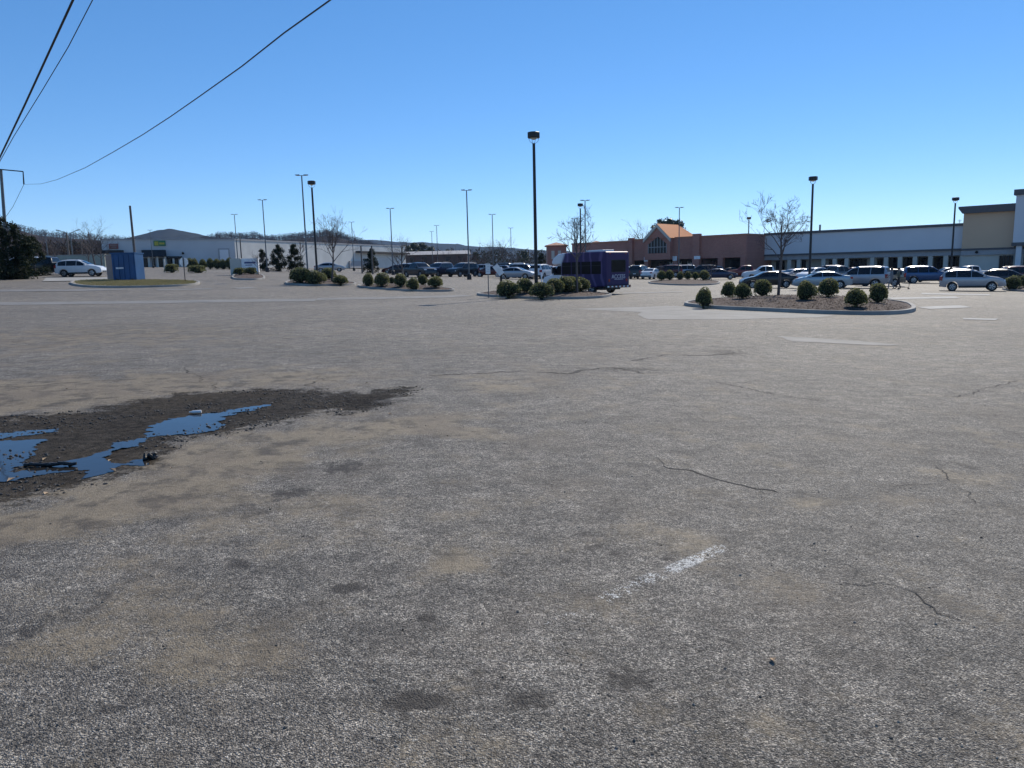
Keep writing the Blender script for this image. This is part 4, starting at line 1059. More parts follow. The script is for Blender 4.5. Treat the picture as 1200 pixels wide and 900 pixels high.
    g = MB(); g.prism([(-hx + .12, .36), (-hx - .02, .38), (-hx - .015, .52), (-hx + .12, .54)], 'y', -W * .40, W * .40); kit['parts'].append(('bumper', g.mesh('bumper', M['trim']), None))
    g = MB(); g.box(-hx - .028, -hx - .018, -.2, .2, .66, .8); kit['parts'].append(('number_plate', g.mesh('number_plate', M['plate']), None))
    if kind != 'sedan':
        for s in (1, -1):
            g = MB(); y = s * (W / 2 * .93); g.box(P['ax'][0] + ar, P['ax'][1] - ar, min(y, y + s * .05), max(y, y + s * .05), sill - .06, sill + .10); kit['parts'].append(('sill', g.mesh('sill', M['trim']), None))
    wr = P['wr']; g = MB()
    prof = [(.0, wr * .62), (.0, wr * .94), (.02, wr), (.20, wr), (.22, wr * .94), (.22, wr * .62)]
    vs = [(r * math.cos(2 * math.pi * k / 24), y - .11, r * math.sin(2 * math.pi * k / 24)) for k in range(24) for y, r in prof]; m_ = len(prof)
    g.add(vs, [(k * m_ + q, k * m_ + q + 1, ((k + 1) % 24) * m_ + q + 1, ((k + 1) % 24) * m_ + q) for k in range(24) for q in range(m_ - 1)])
    kit['tyre'] = g.mesh('wheel', M['tyre'], 40)
    g = MB()
    for k in range(5):
        a = 2 * math.pi * k / 5
        def pt(r, b_, y): return (r * math.cos(a + b_), y, r * math.sin(a + b_))
        g.add([pt(.05, -.7, .10), pt(.05, .7, .10), pt(wr * .63, .22, .09), pt(wr * .63, -.22, .09), pt(.05, -.7, -.10), pt(.05, .7, -.10), pt(wr * .63, .22, -.09), pt(wr * .63, -.22, -.09)], [(0, 1, 2, 3), (7, 6, 5, 4), (1, 5, 6, 2), (3, 2, 6, 7), (0, 3, 7, 4)])
    for r0, r1, y in ((wr * .54, wr * .64, .10), (wr * .54, wr * .64, -.10)):
        vs = [(r * math.cos(2 * math.pi * k / 24), y, r * math.sin(2 * math.pi * k / 24)) for k in range(24) for r in (r0, r1)]
        g.add(vs, [(2 * k, 2 * k + 1, 2 * ((k + 1) % 24) + 1, 2 * ((k + 1) % 24)) for k in range(24)])
    kit['rim'] = g.mesh('rim', M['rim'])
    g = MB(); vs = [(wr * .6 * math.cos(2 * math.pi * k / 20), 0, wr * .6 * math.sin(2 * math.pi * k / 20)) for k in range(20)]; g.add(vs, [tuple(range(20))]); kit['hub'] = g.mesh('brake_disc', M['trim'])
    if kind == 'crossover' or kind == 'suv':
        for s in (1, -1):
            g = MB(); X = np.linspace(P['side'][0][0] + .1, .1, 7); g.tube([(x, s * (hw(x, zt(x)) * .9), zt(x) + (.05 if 0 < i < 6 else -.01)) for i, x in enumerate(X)], .018, 5); kit['parts'].append(('roof_rail', g.mesh('roof_rail', M['rim'], 60), None))
    return kit
KITS = {}
def car(kind, col, loc, yaw, label, group=None):
    kit = KITS.setdefault(kind, None) or car_kit(kind); KITS[kind] = kit
    nm = {'sedan': 'parked_car', 'crossover': 'parked_car', 'suv': 'parked_car', 'pickup': 'pickup_truck', 'van': 'parked_van'}[kind]
    cat = {'pickup': 'pickup', 'van': 'van'}.get(kind, 'car')
    t = thing(nm, label, cat, loc, yaw, group); pm = paint(col)
    # sit on the slope
    t.rotation_euler = (0, 0, yaw)
    if kind == 'crossover': t.scale = (.93, .95, .96)
    link(kit['body'], 'body', t, m=pm)
    for n_, me, pk in kit['parts']: link(me, n_, t, m=pm if pk else None)
    P = kit['P']
    for ax in P['ax']:
        for s in (1, -1):
            w = link(kit['tyre'], 'wheel', t, (ax, s * (P['W'] / 2 - .13), P['wr'])); link(kit['rim'], 'rim', w); link(kit['hub'], 'brake_disc', w)
    return t
def carg(kind, col, px, py, yaw, label, group='cars parked in the lot'):
    return car(kind, col, gpt(px, py), R(yaw), label, group)
def cary(kind, col, px, Y, yaw, label, group='cars parked in the lot'):
    return car(kind, col, spot(px, Y), R(yaw), label, group)
# near right
cary('crossover', 'silver', 1137.5, 57, -29, 'silver crossover alone at the front of the right lot, nose to the right')
cary('crossover', 'black', 1181, 68, -32, 'black crossover behind the shrubs at the right edge')
cary('suv', 'maroon', 1202, 80, -8, 'dark red car with a white roof line cut by the right edge')
cary('suv', 'blue', 1087, 82, -20, 'blue sport utility car behind the silver crossover tail')
cary('suv', 'silver', 1005, 66, 142, 'large silver sport utility car showing its red tail light right of the silver sedan')
cary('crossover', 'tan', 1030, 72, 158, 'tan crossover between the large silver car and two walkers')
cary('sedan', 'teal', 961, 64, 166, 'pale blue silver sedan right of the bare tree')
cary('sedan', 'black', 899, 66, 172, 'black sedan behind the bare tree trunk')
cary('pickup', 'red', 873, 112, 170, 'red pickup in front of the brick store end')
cary('pickup', 'white', 896, 96, 172, 'white crew cab pickup above the black sedan')
cary('sedan', 'silver', 929, 94, -160, 'silver sedan with glaring windshield left of the right drum lamp')
cary('crossover', 'white', 951, 92, -150, 'white crossover with glaring glass at the right drum lamp foot')
cary('sedan', 'red', 936, 104, 160, 'red sedan half hidden by two glaring cars')
cary('crossover', 'white', 1021, 92, 165, 'white crossover roof showing behind the large silver car')
cary('sedan', 'grey', 1062, 88, -30, 'grey sedan behind the two walkers')
cary('sedan', 'white', 1052, 100, 170, 'white sedan roof behind the grey sedan')
cary('crossover', 'silver', 1107, 98, 175, 'silver crossover roof behind the blue car')
cary('sedan', 'white', 1168, 92, 170, 'white sedan deep behind the silver crossover')
cary('pickup', 'grey', 981, 92, 20, 'grey pickup behind the pale blue sedan')
# store front row
cary('sedan', 'navy', 842, 100, -12, 'dark navy sedan at the right sapling of the store island')
cary('suv', 'charcoal', 821, 116, 160, 'charcoal boxy car behind the store island, left of the navy sedan')
cary('sedan', 'white', 809, 122, 150, 'white sedan between two darker cars at the store')
cary('suv', 'silver', 796, 118, 168, 'silver boxy car with a lit roof edge behind the store island')
cary('suv', 'maroon', 780, 116, 165, 'dark red boxy car with a bright glint at the store')
cary('sedan', 'white', 763.5, 104, 60, 'small white car left of the store island')
cary('suv', 'black', 750, 106, 62, 'black boxy car between bus and white car')
cary('crossover', 'grey', 738.5, 112, 75, 'grey crossover peeping past the bus rear')
# behind the middle island
cary('sedan', 'silver', 604.5, 92, -18, 'silver sedan behind the fallen sign')
cary('suv', 'grey', 618, 102, -25, 'grey boxy car left of the tall lamp post')
cary('suv', 'white', 635.5, 98, 65, 'white boxy car right of the tall lamp post')
cary('crossover', 'navy', 648, 108, 65, 'navy crossover behind the bus bonnet')
cary('crossover', 'navy', 594, 112, -20, 'navy crossover behind the silver sedan roof')
cary('sedan', 'maroon', 574.5, 104, 175, 'maroon sedan behind the white notice')
cary('crossover', 'white', 610, 128, 170, 'far white crossover behind the grey boxy car')
cary('sedan', 'charcoal', 628, 132, 170, 'far charcoal sedan behind the tall lamp post')
cary('van', 'white', 553, 142, 20, 'far white van right of the lone footing lamp')
# middle left row
cary('pickup', 'charcoal', 491.5, 96, -52, 'charcoal pickup facing us left in the middle row')
cary('suv', 'navy', 514, 102, -120, 'navy boxy car with a lit tail in the middle row')
cary('suv', 'charcoal', 542, 102, -128, 'charcoal boxy car beside the lone footing lamp')
cary('van', 'white', 486, 122, -20, 'white van roof behind the charcoal pickup')
cary('sedan', 'maroon', 465, 124, 175, 'dark red sedan behind the six bush island tree')
cary('crossover', 'grey', 507, 135, 175, 'far grey crossover in the middle row')
cary('sedan', 'red', 528, 140, 10, 'far red sedan between two dark boxy cars')
cary('sedan', 'silver', 387, 118, 10, 'silver car against the lit shop wall')
cary('sedan', 'white', 574, 150, 15, 'far white sedan beneath the bare trees')
cary('sedan', 'grey', 585, 140, 175, 'far grey sedan right of the bare trees')
# far rows that close the lot
for k, c, px, Y, yw, lb in (('crossover', 'charcoal', 472, 118, 170, 'far charcoal crossover behind the right bush end of the six bush island'), ('sedan', 'navy', 521, 122, 15, 'far navy sedan between the two dark boxy cars'), ('crossover', 'silver', 561, 126, 170, 'far silver crossover left of the maroon sedan'),
                            ('suv', 'charcoal', 584, 124, 160, 'far charcoal boxy car right of the white notice'), ('suv', 'white', 601, 140, 175, 'far white boxy car over the silver sedan roof'), ('crossover', 'black', 643, 122, 60, 'far black crossover beside the white boxy car'),
                            ('sedan', 'white', 654, 132, 60, 'far white sedan above the bus bonnet'), ('sedan', 'blue', 623, 118, 165, 'far blue sedan behind the tall lamp post foot'), ('crossover', 'white', 733, 124, 70, 'far white crossover nearest the bus rear'),
                            ('sedan', 'grey', 757, 122, 65, 'far grey sedan between black boxy car and small white car'), ('crossover', 'grey', 772, 126, 160, 'far grey crossover left of the dark red boxy car'), ('sedan', 'charcoal', 854, 120, 170, 'far charcoal sedan left of the red pickup'),
                            ('crossover', 'silver', 833, 126, 165, 'far silver crossover behind the dark navy sedan'), ('suv', 'navy', 966, 104, 150, 'far navy boxy car behind the pale blue sedan'), ('crossover', 'red', 996, 100, 150, 'far red crossover over the large silver car'),
                            ('sedan', 'silver', 1078, 104, 170, 'far silver sedan left of the blue car roof'), ('pickup', 'white', 1135, 96, 175, 'far white pickup over the silver crossover roof')):
    cary(k, c, px, Y, yw, lb)
# left
cary('crossover', 'white', 96, 74, 8, 'white crossover left of the blue container, nose to the right')
cary('pickup', 'black', 57, 79, 184, 'black pickup half hidden behind the white crossover')
cary('van', 'white', 26, 86, 184, 'white van mostly hidden by the evergreens')

# ------------------------------------------------------------------ bus
def bus():
    bw, bh = 1.2, 2.98
    p = spot(683, 51.5)
    t = thing('shuttle_bus', 'purple paratransit bus with dark windows and white front cap, rear to us', 'bus', p, R(129)); t.scale = (.92, .92, .92)
    m, nt, N, L, b = nt_of('purple_bus_wrap')
    tc = N.new('ShaderNodeTexCoord'); sx = N.new('ShaderNodeSeparateXYZ'); L.new(tc.outputs['Object'], sx.inputs[0])
    wv = N.new('ShaderNodeTexWave'); wv.inputs['Scale'].default_value = .35; wv.inputs['Distortion'].default_value = 6; wv.inputs['Detail'].default_value = 2
    L.new(tc.outputs['Object'], wv.inputs['Vector'])
    cr = N.new('ShaderNodeValToRGB'); e = cr.color_ramp.elements; e[0].color = (.050, .030, .098, 1); e[1].color = (.13, .085, .195, 1); e[0].position = .72; e[1].position = .98
    L.new(wv.outputs['Fac'], cr.inputs['Fac'])
    # the wrap turns white then blue towards the cab
    ad = N.new('ShaderNodeMath'); ad.operation = 'MULTIPLY_ADD'; ad.inputs[1].default_value = .5; L.new(sx.outputs['Z'], ad.inputs[0]); L.new(sx.outputs['X'], ad.inputs[2])
    r1 = N.new('ShaderNodeMapRange'); r1.inputs['From Min'].default_value = 2.05; r1.inputs['From Max'].default_value = 2.3; L.new(ad.outputs[0], r1.inputs['Value'])
    mx = N.new('ShaderNodeMix'); mx.data_type = 'RGBA'; mx.inputs['B'].default_value = (.66, .68, .72, 1); L.new(r1.outputs['Result'], mx.inputs['Factor']); L.new(cr.outputs['Color'], mx.inputs['A'])
    L.new(mx.outputs['Result'], b.inputs['Base Color']); b.inputs['Roughness'].default_value = .45; b.inputs['Specular IOR Level'].default_value = .2
    white = paint('white')
    mb = MB(); mb.prism([(-3.5, .55), (-3.5, bh - .12), (-3.38, bh), (1.15, bh), (1.15, .45), (-2.0, .45)], 'y', -bw, bw); body = mb.build('body', m, t, None, .09)
    mb = MB(); mb.prism([(1.16, 2.15), (1.16, bh - .02), (1.55, bh - .06), (2.05, bh - .35), (2.25, 2.3), (2.1, 2.15)], 'y', -bw + .03, bw - .03); mb.build('front_cap', white, t, None, .1)
    mb = MB(); mb.prism([(1.16, .45), (1.16, 2.14), (1.75, 2.14), (2.35, 1.42), (3.35, 1.22), (3.5, .95), (3.5, .5)], 'y', -.98, .98); cab = mb.build('cab', white, t, None, .07)
    mb = MB(); mb.add([(1.80, -.86, 2.10), (1.80, .86, 2.10), (2.37, .9, 1.44), (2.37, -.9, 1.44)], [(0, 1, 2, 3)]); o = mb.build('windshield', M['busglass'], cab); o.location = (.02, 0, .02)
    for s in (1, -1):
        mb = MB(); mb.prism([(1.35, 1.38), (1.35, 2.05), (1.72, 2.05), (2.2, 1.46), (2.2, 1.38)], 'y', min(s * .978, s * .992), max(s * .978, s * .992)); mb.build('cab_window', M['busglass'], cab)
        mb = MB(); mb.box(3.36, 3.53, min(s * .6, s * .92), max(s * .6, s * .92), .85, 1.05); mb.build('headlight', M['head'], cab)
        mb = MB(); mb.box(1.9, 2.05, min(s * 1.0, s * 1.32), max(s * 1.0, s * 1.32), 1.5, 1.95); mb.build('mirror', M['trim'], cab)
        for i in range(4):
            x0 = -3.0 + i * 1.02; mb = MB(); mb.box(x0, x0 + .94, min(s * (bw - .02), s * (bw + .008)), max(s * (bw - .02), s * (bw + .008)), 1.42, 2.3); w = mb.build('side_window', M['busglass'], body)
            mb = MB(); mb.box(x0 + .02, x0 + .92, min(s * (bw + .003), s * (bw + .014)), max(s * (bw + .003), s * (bw + .014)), 2.0, 2.03); mb.build('frame', M['trim'], w)
        mb = MB(); mb.prism([(-.9, .55), (-.55, 1.05), (-.25, 1.12), (-.12, .8), (-.2, .5)], 'y', min(s * (bw + .003), s * (bw + .006)), max(s * (bw + .003), s * (bw + .006))); mb.build('white_graphic', white, body)
        mb = MB(); mb.prism([(-.3, .52), (.1, 1.25), (1.1, 1.36), (1.1, .52)], 'y', min(s * (bw + .002), s * (bw + .004)), max(s * (bw + .002), s * (bw + .004))); mb.build('blue_graphic', mat('blue_wrap', (.03, .12, .38), .35, coat=.4), body)
        mb = MB(); mb.box(-3.52, -3.49, min(s * .82, s * .96), max(s * .82, s * .96), .85, 1.05); mb.build('tail_light', M['tail'], body)
        mb = MB(); mb.box(-3.53, -3.49, min(s * .72, s * .9), max(s * .72, s * .9), 2.78, 2.84); mb.build('marker_lamp', M['tail'], body)
    mb = MB(); mb.box(-3.515, -3.48, -.75, .62, 1.55, 2.35); w = mb.build('rear_window', M['busglass'], body)
    mb = MB()
    for a in ((-.79, -.75, 1.51, 2.39), (.62, .66, 1.51, 2.39), (-.75, .62, 2.35, 2.39), (-.75, .62, 1.51, 1.55)): mb.box(-3.525, -3.49, *a)
    mb.build('frame', M['trim'], w)
    def text(s, size, y, z, mt):
        cu = bpy.data.curves.new('rear_lettering', 'FONT'); cu.body = s; cu.size = size; cu.extrude = .004; cu.align_x = 'CENTER'
        o = bpy.data.objects.new('rear_lettering', cu); COL.objects.link(o)
        bpy.context.view_layer.update()
        me = bpy.data.meshes.new_from_object(o.evaluated_get(bpy.context.evaluated_depsgraph_get())); bpy.data.objects.remove(o)
        me.name = 'rear_lettering'; me.materials.clear(); me.materials.append(mt)
        o = link(me, 'rear_lettering', body, (-3.512, y, z)); o.matrix_local = Matrix(((0, 0, -1, -3.512), (-1, 0, 0, y), (0, 1, 0, z), (0, 0, 0, 1))); return o
    lw = mat('pale_lettering', (.6, .6, .66), .5)
    o = text('ACCESS', .40, -.05, 1.08, lw)
    mb = MB(); mb.box(-3.508, -3.495, -.55, .35, 1.0, 1.03); mb.build('underline', lw, body)
    mb = MB(); mb.box(-3.62, -3.4, -bw - .02, bw + .02, .42, .6); bp = mb.build('bumper', M['trim'], t)
    mb = MB(); mr = MB()
    for i in range(12):
        y0 = -bw + i * .2; (mb if i % 2 else mr).box(-3.63, -3.615, y0 + .01, y0 + .19, .47, .56)
    mb.build('white_reflector', M['sign_white'], bp); mr.build('red_reflector', M['red'], bp)
    mb = MB(); mb.box(-2.9, 3.2, -.9, .9, .28, .52); mb.build('chassis', M['trim'], t)
    kit = car_kit('pickup')
    for x in (-1.9, 2.75):
        for s in (1, -1):
            w = link(kit['tyre'], 'wheel', t, (x, s * .95, .40)); link(kit['rim'], 'rim', w)
    mb = MB(); mb.box(-2.6, -.9, -.6, .6, bh, bh + .14); mb.build('roof_unit', white, t, None, .04)
bus()

# ------------------------------------------------------------------ buildings
class Front:
    """A facade through plan points A (left) and B (right); local x along it, local y into the building."""
    def __init__(s, A, B, name, label, cat='building'):
        s.A, s.B = Vector(A), Vector(B); d = (s.B - s.A); s.len = d.length; s.d = d / s.len
        s.z0 = min(gz(*s.A), gz(*s.B)) - .4
        s.t = thing(name, label, cat, (s.A.x, s.A.y, s.z0), math.atan2(s.d.y, s.d.x))
    def u(s, px):
        k = (px - 600) / F * math.cos(TH)
        return (k * s.A.y - s.A.x) / (s.d.x - k * s.d.y)
    def z(s, px, py):
        q = s.A + s.d * s.u(px)
        return at(px, py, q.y).z - s.z0
    def g(s, u):
        q = s.A + s.d * u; return gz(q.x, q.y) - s.z0
def T_(px): return (px - 600) / F * math.cos(TH)

# --- brick store
C = Vector((T_(874) * 125, 125)); dirL = Vector((-.737, .675)).normalized(); A = C + dirL * 36.5
fb = Front(A, C, 'brick_store', 'red brown brick supermarket with an orange gable roof', 'store'); b = fb.t; Lb = fb.len
zr = fb.z(874, 275.5); D = 38
u0 = 0
uw = fb.u(740)                                  # left wing is a little lower than the main block
zl = fb.z(715, 284.6)
zs = fb.z(820, 303.0)                           # soffit of the storefront arcade
ug0, ug1, uga = fb.u(758.5), fb.u(788.5), fb.u(773.5)
za = fb.z(774.5, 264.6)
mb = MB()
mb.box(u0, uw, 0, D, zs, zl); mb.build('left_wing_wall', M['brick'], b)
mb = MB(); mb.box(uw, Lb, .004, D, zs, zr); mb.build('wall', M['brick'], b)
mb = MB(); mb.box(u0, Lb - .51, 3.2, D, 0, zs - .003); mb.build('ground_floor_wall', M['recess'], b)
mb = MB(); mb.box(Lb - .5, Lb, .02, D, 0, zs - .004); mb.build('end_wall', M['brick'], b)
mb = MB(); mb.box(u0 - .1, uw - .002, -.12, .25, zl, zl + .28); mb.box(uw + .002, ug0 - .3, -.12, .25, zr, zr + .28); mb.box(ug1 + .3, Lb + .12, -.12, .25, zr, zr + .28); mb.box(Lb - .25, Lb + .12, .25, D, zr, zr + .28); mb.build('parapet_coping', M['terracotta'], b)
# gable
zk = fb.z(757, 281.5); gy = -1.0
mb = MB(); mb.prism([(ug0, zs), (ug0, zk), (uga, za - .25), (ug1, zk), (ug1, zs)], 'y', gy, .0); gab = mb.build('gable_wall', M['brick'], b)
mb = MB(); th = .55
mb.prism([(ug0 - .12, zk - .5), (ug0 - .12, zk + .12), (uga, za + .32), (uga, za - .28)], 'y', gy - .35, gy - .003)
mb.prism([(ug1 + .12, zk - .5), (ug1 + .12, zk + .12), (uga + .001, za + .32), (uga + .001, za - .28)], 'y', gy - .35, gy - .003); mb.build('gable_fascia', M['cream'], b)
mb = MB(); back = 6.0
rp = [(ug0 - .12, gy - .3, zk + .16), (uga, gy - .3, za + .36), (ug1 + .12, gy - .3, zk + .16), (ug0 - .12, back + 3.4, zk + .16), (uga, back, za + .36), (ug1 + .12, back + 3.4, zk + .16)]
mb.add(rp, [(0, 1, 4, 3), (1, 2, 5, 4), (3, 4, 5), (0, 3, 5, 2)])
for i in range(14):
    y = gy + i * .75
    yt = min(y, back)
    mb.add([(uga, yt, za + .40), (uga, yt + .05, za + .40), (ug1 + .12, y + .05, zk + .21), (ug1 + .12, y, zk + .21)], [(0, 1, 2, 3)])
mb.build('roof', M['rooforange'], b)
# pointed window
wx0, wx1, wc = fb.u(763.2), fb.u(784.2), fb.u(774.2); wz0 = fb.z(774, 296.8); wz1 = fb.z(763, 286.5); wz2 = fb.z(774, 277.5)
mb = MB(); mb.prism([(wx0, wz0), (wx0, wz1), (wc, wz2), (wx1, wz1), (wx1, wz0)], 'y', gy - .04, gy - .004); win = mb.build('gable_window', M['shopglass'], gab)
mb = MB()
for i in range(7):
    x = wx0 + (wx1 - wx0) * i / 6; zt_ = wz1 + (wz2 - wz1) * (1 - abs(x - wc) / (wc - wx0)) if wx0 < x < wx1 else wz1
    mb.box(x - .045, x + .045, gy - .09, gy - .043, wz0, max(wz1, zt_))
mb.box(wx0, wx1, gy - .085, gy - .043, wz1 - .6, wz1 - .5); mb.build('frame', M['band'], win)
# pilasters rising above the parapet
for px0, px1, pt in ((737.5, 742.5, 279), (812.5, 820.5, 274)):
    mb = MB(); mb.box(fb.u(px0), fb.u(px1), -.5, .35, 0, fb.z((px0 + px1) / 2, pt)); mb.build('pilaster', M['brick'], b)
# arcade columns, shop glass, doors, notices
for px in (720, 738, 757.5, 791, 815, 844, 870.5):
    x = fb.u(px); c = MB(); c.box(x - .45, x + .45, -.1, .8, 0, zs - .005); co = c.build('arcade_column', M['brick'], b)
    if px in (757.5, 791, 815):
        c = MB(); c.box(x - .42, x + .42, -.16, -.11, zs - .25, zs + .55); c.build('notice', M['sign_white'], co)
for px0, px1 in ((775, 788), (796, 809)):
    x0, x1 = fb.u(px0), fb.u(px1); z1 = zs - .4
    c = MB(); c.box(x0, x1, 3.05, 3.19, .3, z1); sg = c.build('shopfront', M['shopglass'], b)
    c = MB()
    for i in range(6): x = x0 + (x1 - x0) * i / 5; c.box(x - .05, x + .05, 2.98, 3.045, .3, z1)
    c.box(x0, x1, 2.98, 3.04, z1 - 1.2, z1 - 1.1); c.build('frame', M['white_metal'], sg)
    c = MB()
    for i in range(5): x = x0 + (x1 - x0) * (i + .5) / 5; c.box(x - .28, x + .28, 2.96, 2.975, z1 - .85 - .2 * (i % 2), z1 - .3)
    c.build('poster', M['sign_white'], sg)
for px0, px1 in ((823, 836), (846, 868), (744, 755), (760, 772)):
    x0, x1 = fb.u(px0), fb.u(px1); c = MB(); c.box(x0, min(x1, Lb - .6), 3.08, 3.19, .4, zs - .35); c.build('shopfront', M['shopglass'], b)
c = MB(); c.box(fb.u(815), fb.u(822), -.6, -.52, zs - .1, zs + .45); c.build('notice', M['sign_white'], b)
c = MB(); [c.box(x, x + 1.6, 8, 9.6, zr + .01, zr + 1.1) for x in (uw + 3.0, Lb - 20.0)]; c.build('roof_unit', M['band'], b)
# corner towers at the far left
def tower(px0, px1, ptop, ppeak, Y, lb, windows):
    a = spot(px0, Y); c = spot(px1, Y); w = c.x - a.x; z = at((px0 + px1) / 2, ptop, Y).z - a.z; zp = at((px0 + px1) / 2, ppeak, Y).z - a.z
    t = thing('corner_tower', lb, 'building', a)
    mb = MB(); mb.box(0, w, 0, w, -.5, z); mb.build('wall', M['brick'], t)
    mb = MB(); e = .35; mb.add([(-e, -e, z), (w + e, -e, z), (w + e, w + e, z), (-e, w + e, z), (w / 2, w / 2, zp), (-e, -e, z + .2), (w + e, -e, z + .2), (w + e, w + e, z + .2), (-e, w + e, z + .2)], [(0, 3, 2, 1), (0, 1, 6, 5), (1, 2, 7, 6), (2, 3, 8, 7), (3, 0, 5, 8), (5, 6, 4), (6, 7, 4), (7, 8, 4), (8, 5, 4)]); mb.build('roof', M['terracotta'], t)
    for i in range(windows):
        mb = MB(); x = w * (.22 + .34 * i); mb.box(x, x + .62, -.05, -.003, z - 2.6, z - .9); mb.build('window', M['cream'], t)
tower(641.5, 664, 288.5, 283.5, 154, 'small brick tower with two pale windows and hipped terracotta roof', 2)
tower(688, 712, 287.5, 281.5, 172, 'hipped terracotta roof tower behind the brick store left wing', 0)
p = spot(652, 158); q = spot(667, 158)
t = thing('canopy', 'low salmon roofed canopy between the brick tower and the bus', 'canopy', p); w = q.x - p.x; z = at(660, 298.5, 158).z - p.z
mb = MB(); mb.add([(0, 0, z), (w, 0, z), (w, 5, z), (0, 5, z), (.8, 1.5, z + .8), (w - .8, 1.5, z + .8), (w - .8, 3.5, z + .8), (.8, 3.5, z + .8)], [(0, 3, 2, 1), (0, 1, 5, 4), (1, 2, 6, 5), (2, 3, 7, 6), (3, 0, 4, 7), (4, 5, 6, 7)]); mb.build('roof', M['terracotta'], t)
for x in (.3, w - .3):
    mb = MB(); mb.box(x - .15, x + .15, .3, .6, -.4, z); mb.build('post', M['brick'], t)

# --- strip mall on the right
A2 = C + Vector((.675, .737)).normalized() * 7.06
B2 = Vector((T_(1127) * 110, 110))
fs_ = Front(A2, B2, 'strip_mall', 'long pale grey strip of shops with columns and a dark roof edge', 'shops'); s_ = fs_.t; Ls = fs_.len
zt = fs_.z(1127, 264.5); zb1 = fs_.z(1127, 291.5); zb2 = fs_.z(1127, 299)
mb = MB(); mb.box(0, Ls, 0, 30, zb1, zt); mb.build('fascia', M['fascia'], s_)
mb = MB(); mb.box(-.1, Ls - .01, -.25, .4, zt, zt + .38); mb.build('roof_coping', M['cap'], s_)
mb = MB(); mb.box(0, Ls, -.3, .0, zb1 - .22, zb1 + .05); mb.build('dark_trim', M['cap'], s_)
mb = MB(); mb.box(0, Ls, .05, 3.0, zb2, zb1 - .004); mb.build('soffit_band', M['band'], s_)
mb = MB(); mb.box(0, Ls, 3.0, 30, 0, zb1 - .004); bw_ = mb.build('back_wall', M['cream'], s_)
cols = [924, 935, 964, 977, 991, 1021, 1037, 1053.5, 1071, 1089, 1107, 1126]
for px in cols:
    x = fs_.u(px); mb = MB(); mb.box(x - .3, x + .3, .12, .72, 0, zb2 - .004); mb.build('column', M['cream'], s_)
for px0, px1 in ((903, 909), (925.5, 934), (965.5, 975.5), (978.5, 989.5), (993, 1006), (1023, 1035.5), (1039, 1052), (1055.5, 1069), (1073, 1087), (1091, 1105.5), (1109, 1124)):
    x0, x1 = fs_.u(px0), fs_.u(px1); mb = MB(); mb.box(x0 - .3, x1 + .3, 2.9, 2.996, .2, zb2 - .15); w = mb.build('shop_window', M['shopglass'], s_)  # panes enlarged; their dark glass also stands for shade on the back wall
    mb = MB(); n_ = 3
    for i in range(n_ + 1): x = x0 + (x1 - x0) * i / n_; mb.box(x - .04, x + .04, 2.84, 2.897, .2, zb2 - .15)
    mb.box(x0, x1, 2.84, 2.89, zb2 - 1.0, zb2 - .92); mb.build('frame', M['trim'], w)
mb = MB(); x = fs_.u(942); mb.box(x, x + .25, 6, 6.25, zt + .3, zt + 1.6); mb.build('roof_vent', M['pole_grey'], s_)
# --- tan block and pale entrance tower
dS = fs_.d
B3 = Vector(B2) + dS * .02; k = T_(1188); uu = (k * B3.y - B3.x) / (dS.x - k * dS.y); E3 = B3 + dS * uu
ft = Front(B3, E3, 'anchor_store', 'tan stucco store block with a tall pale entrance tower', 'store'); t_ = ft.t; Lt = ft.len
z1, z0 = ft.z(1128, 251), ft.z(1128, 291.5); z2 = ft.z(1128, 299)
mb = MB(); mb.box(0, Lt, -1.2, 26, z0, z1); mb.build('wall', M['beige'], t_)
mb = MB(); mb.prism([(-.05, z1), (-.6, z1 + .75), (-.6, z1 + 1.0), (Lt, z1 + 1.0), (Lt, z1)], 'y', -1.9, 26.3); mb.build('cornice', M['cap'], t_)
mb = MB(); mb.box(0, Lt + 14, -1.25, 26, z2 - .05, z0 - .004); mb.build('band', M['band'], t_)
mb = MB(); mb.box(0, Lt + 14, -1.32, -1.253, z0 - .3, z0 - .008); mb.build('dark_trim', M['cap'], t_)
mb = MB(); mb.box(0, Lt + 14, -.9, 26, 0, z2 - .055); mb.build('ground_floor_wall', M['cream'], t_)
x0, x1 = ft.u(1172), ft.u(1187); mb = MB(); mb.box(x0, x1, -1.0, -.905, .3, z2 - .2); w = mb.build('shop_window', M['shopglass'], t_)
mb = MB(); [mb.box(x0 + (x1 - x0) * i / 3 - .05, x0 + (x1 - x0) * i / 3 + .05, -1.06, -1.004, .3, z2 - .2) for i in range(4)]; mb.build('frame', M['trim'], w)
mb = MB(); x = ft.u(1145.5); mb.tube([(x, -1.5, z2 + .35), (x, -1.25, z2 + .45)], [.2, .12], 10); mb.build('wall_lamp', M['pole_dark'], t_)
zt1, zt0 = ft.z(1190, 230), ft.z(1190, 284.5)
mb = MB(); mb.box(Lt + .01, Lt + 14, -2.6, 20, zt0, zt1); mb.build('tower_wall', M['fascia'], t_)
mb = MB(); mb.box(Lt - .25, Lt + 14.2, -2.9, 20.3, zt1, zt1 + .75); mb.build('tower_coping', M['cap'], t_)
mb = MB(); mb.box(Lt - .1, Lt + 14, -2.8, -1.26, zt0 - .45, zt0 - .003); mb.build('tower_sill', M['cap'], t_)
for px in (1195.5, 1212):
    x = ft.u(px); mb = MB(); mb.box(x - .32, x + .32, -2.5, -1.8, 0, zt0 - .46); mb.build('column', M['fascia'], t_)
x0 = ft.u(1200); mb = MB(); mb.box(x0, x0 + 8, -1.0, -.906, .3, z2 - .2); mb.build('shop_window', M['shopglass'], t_)
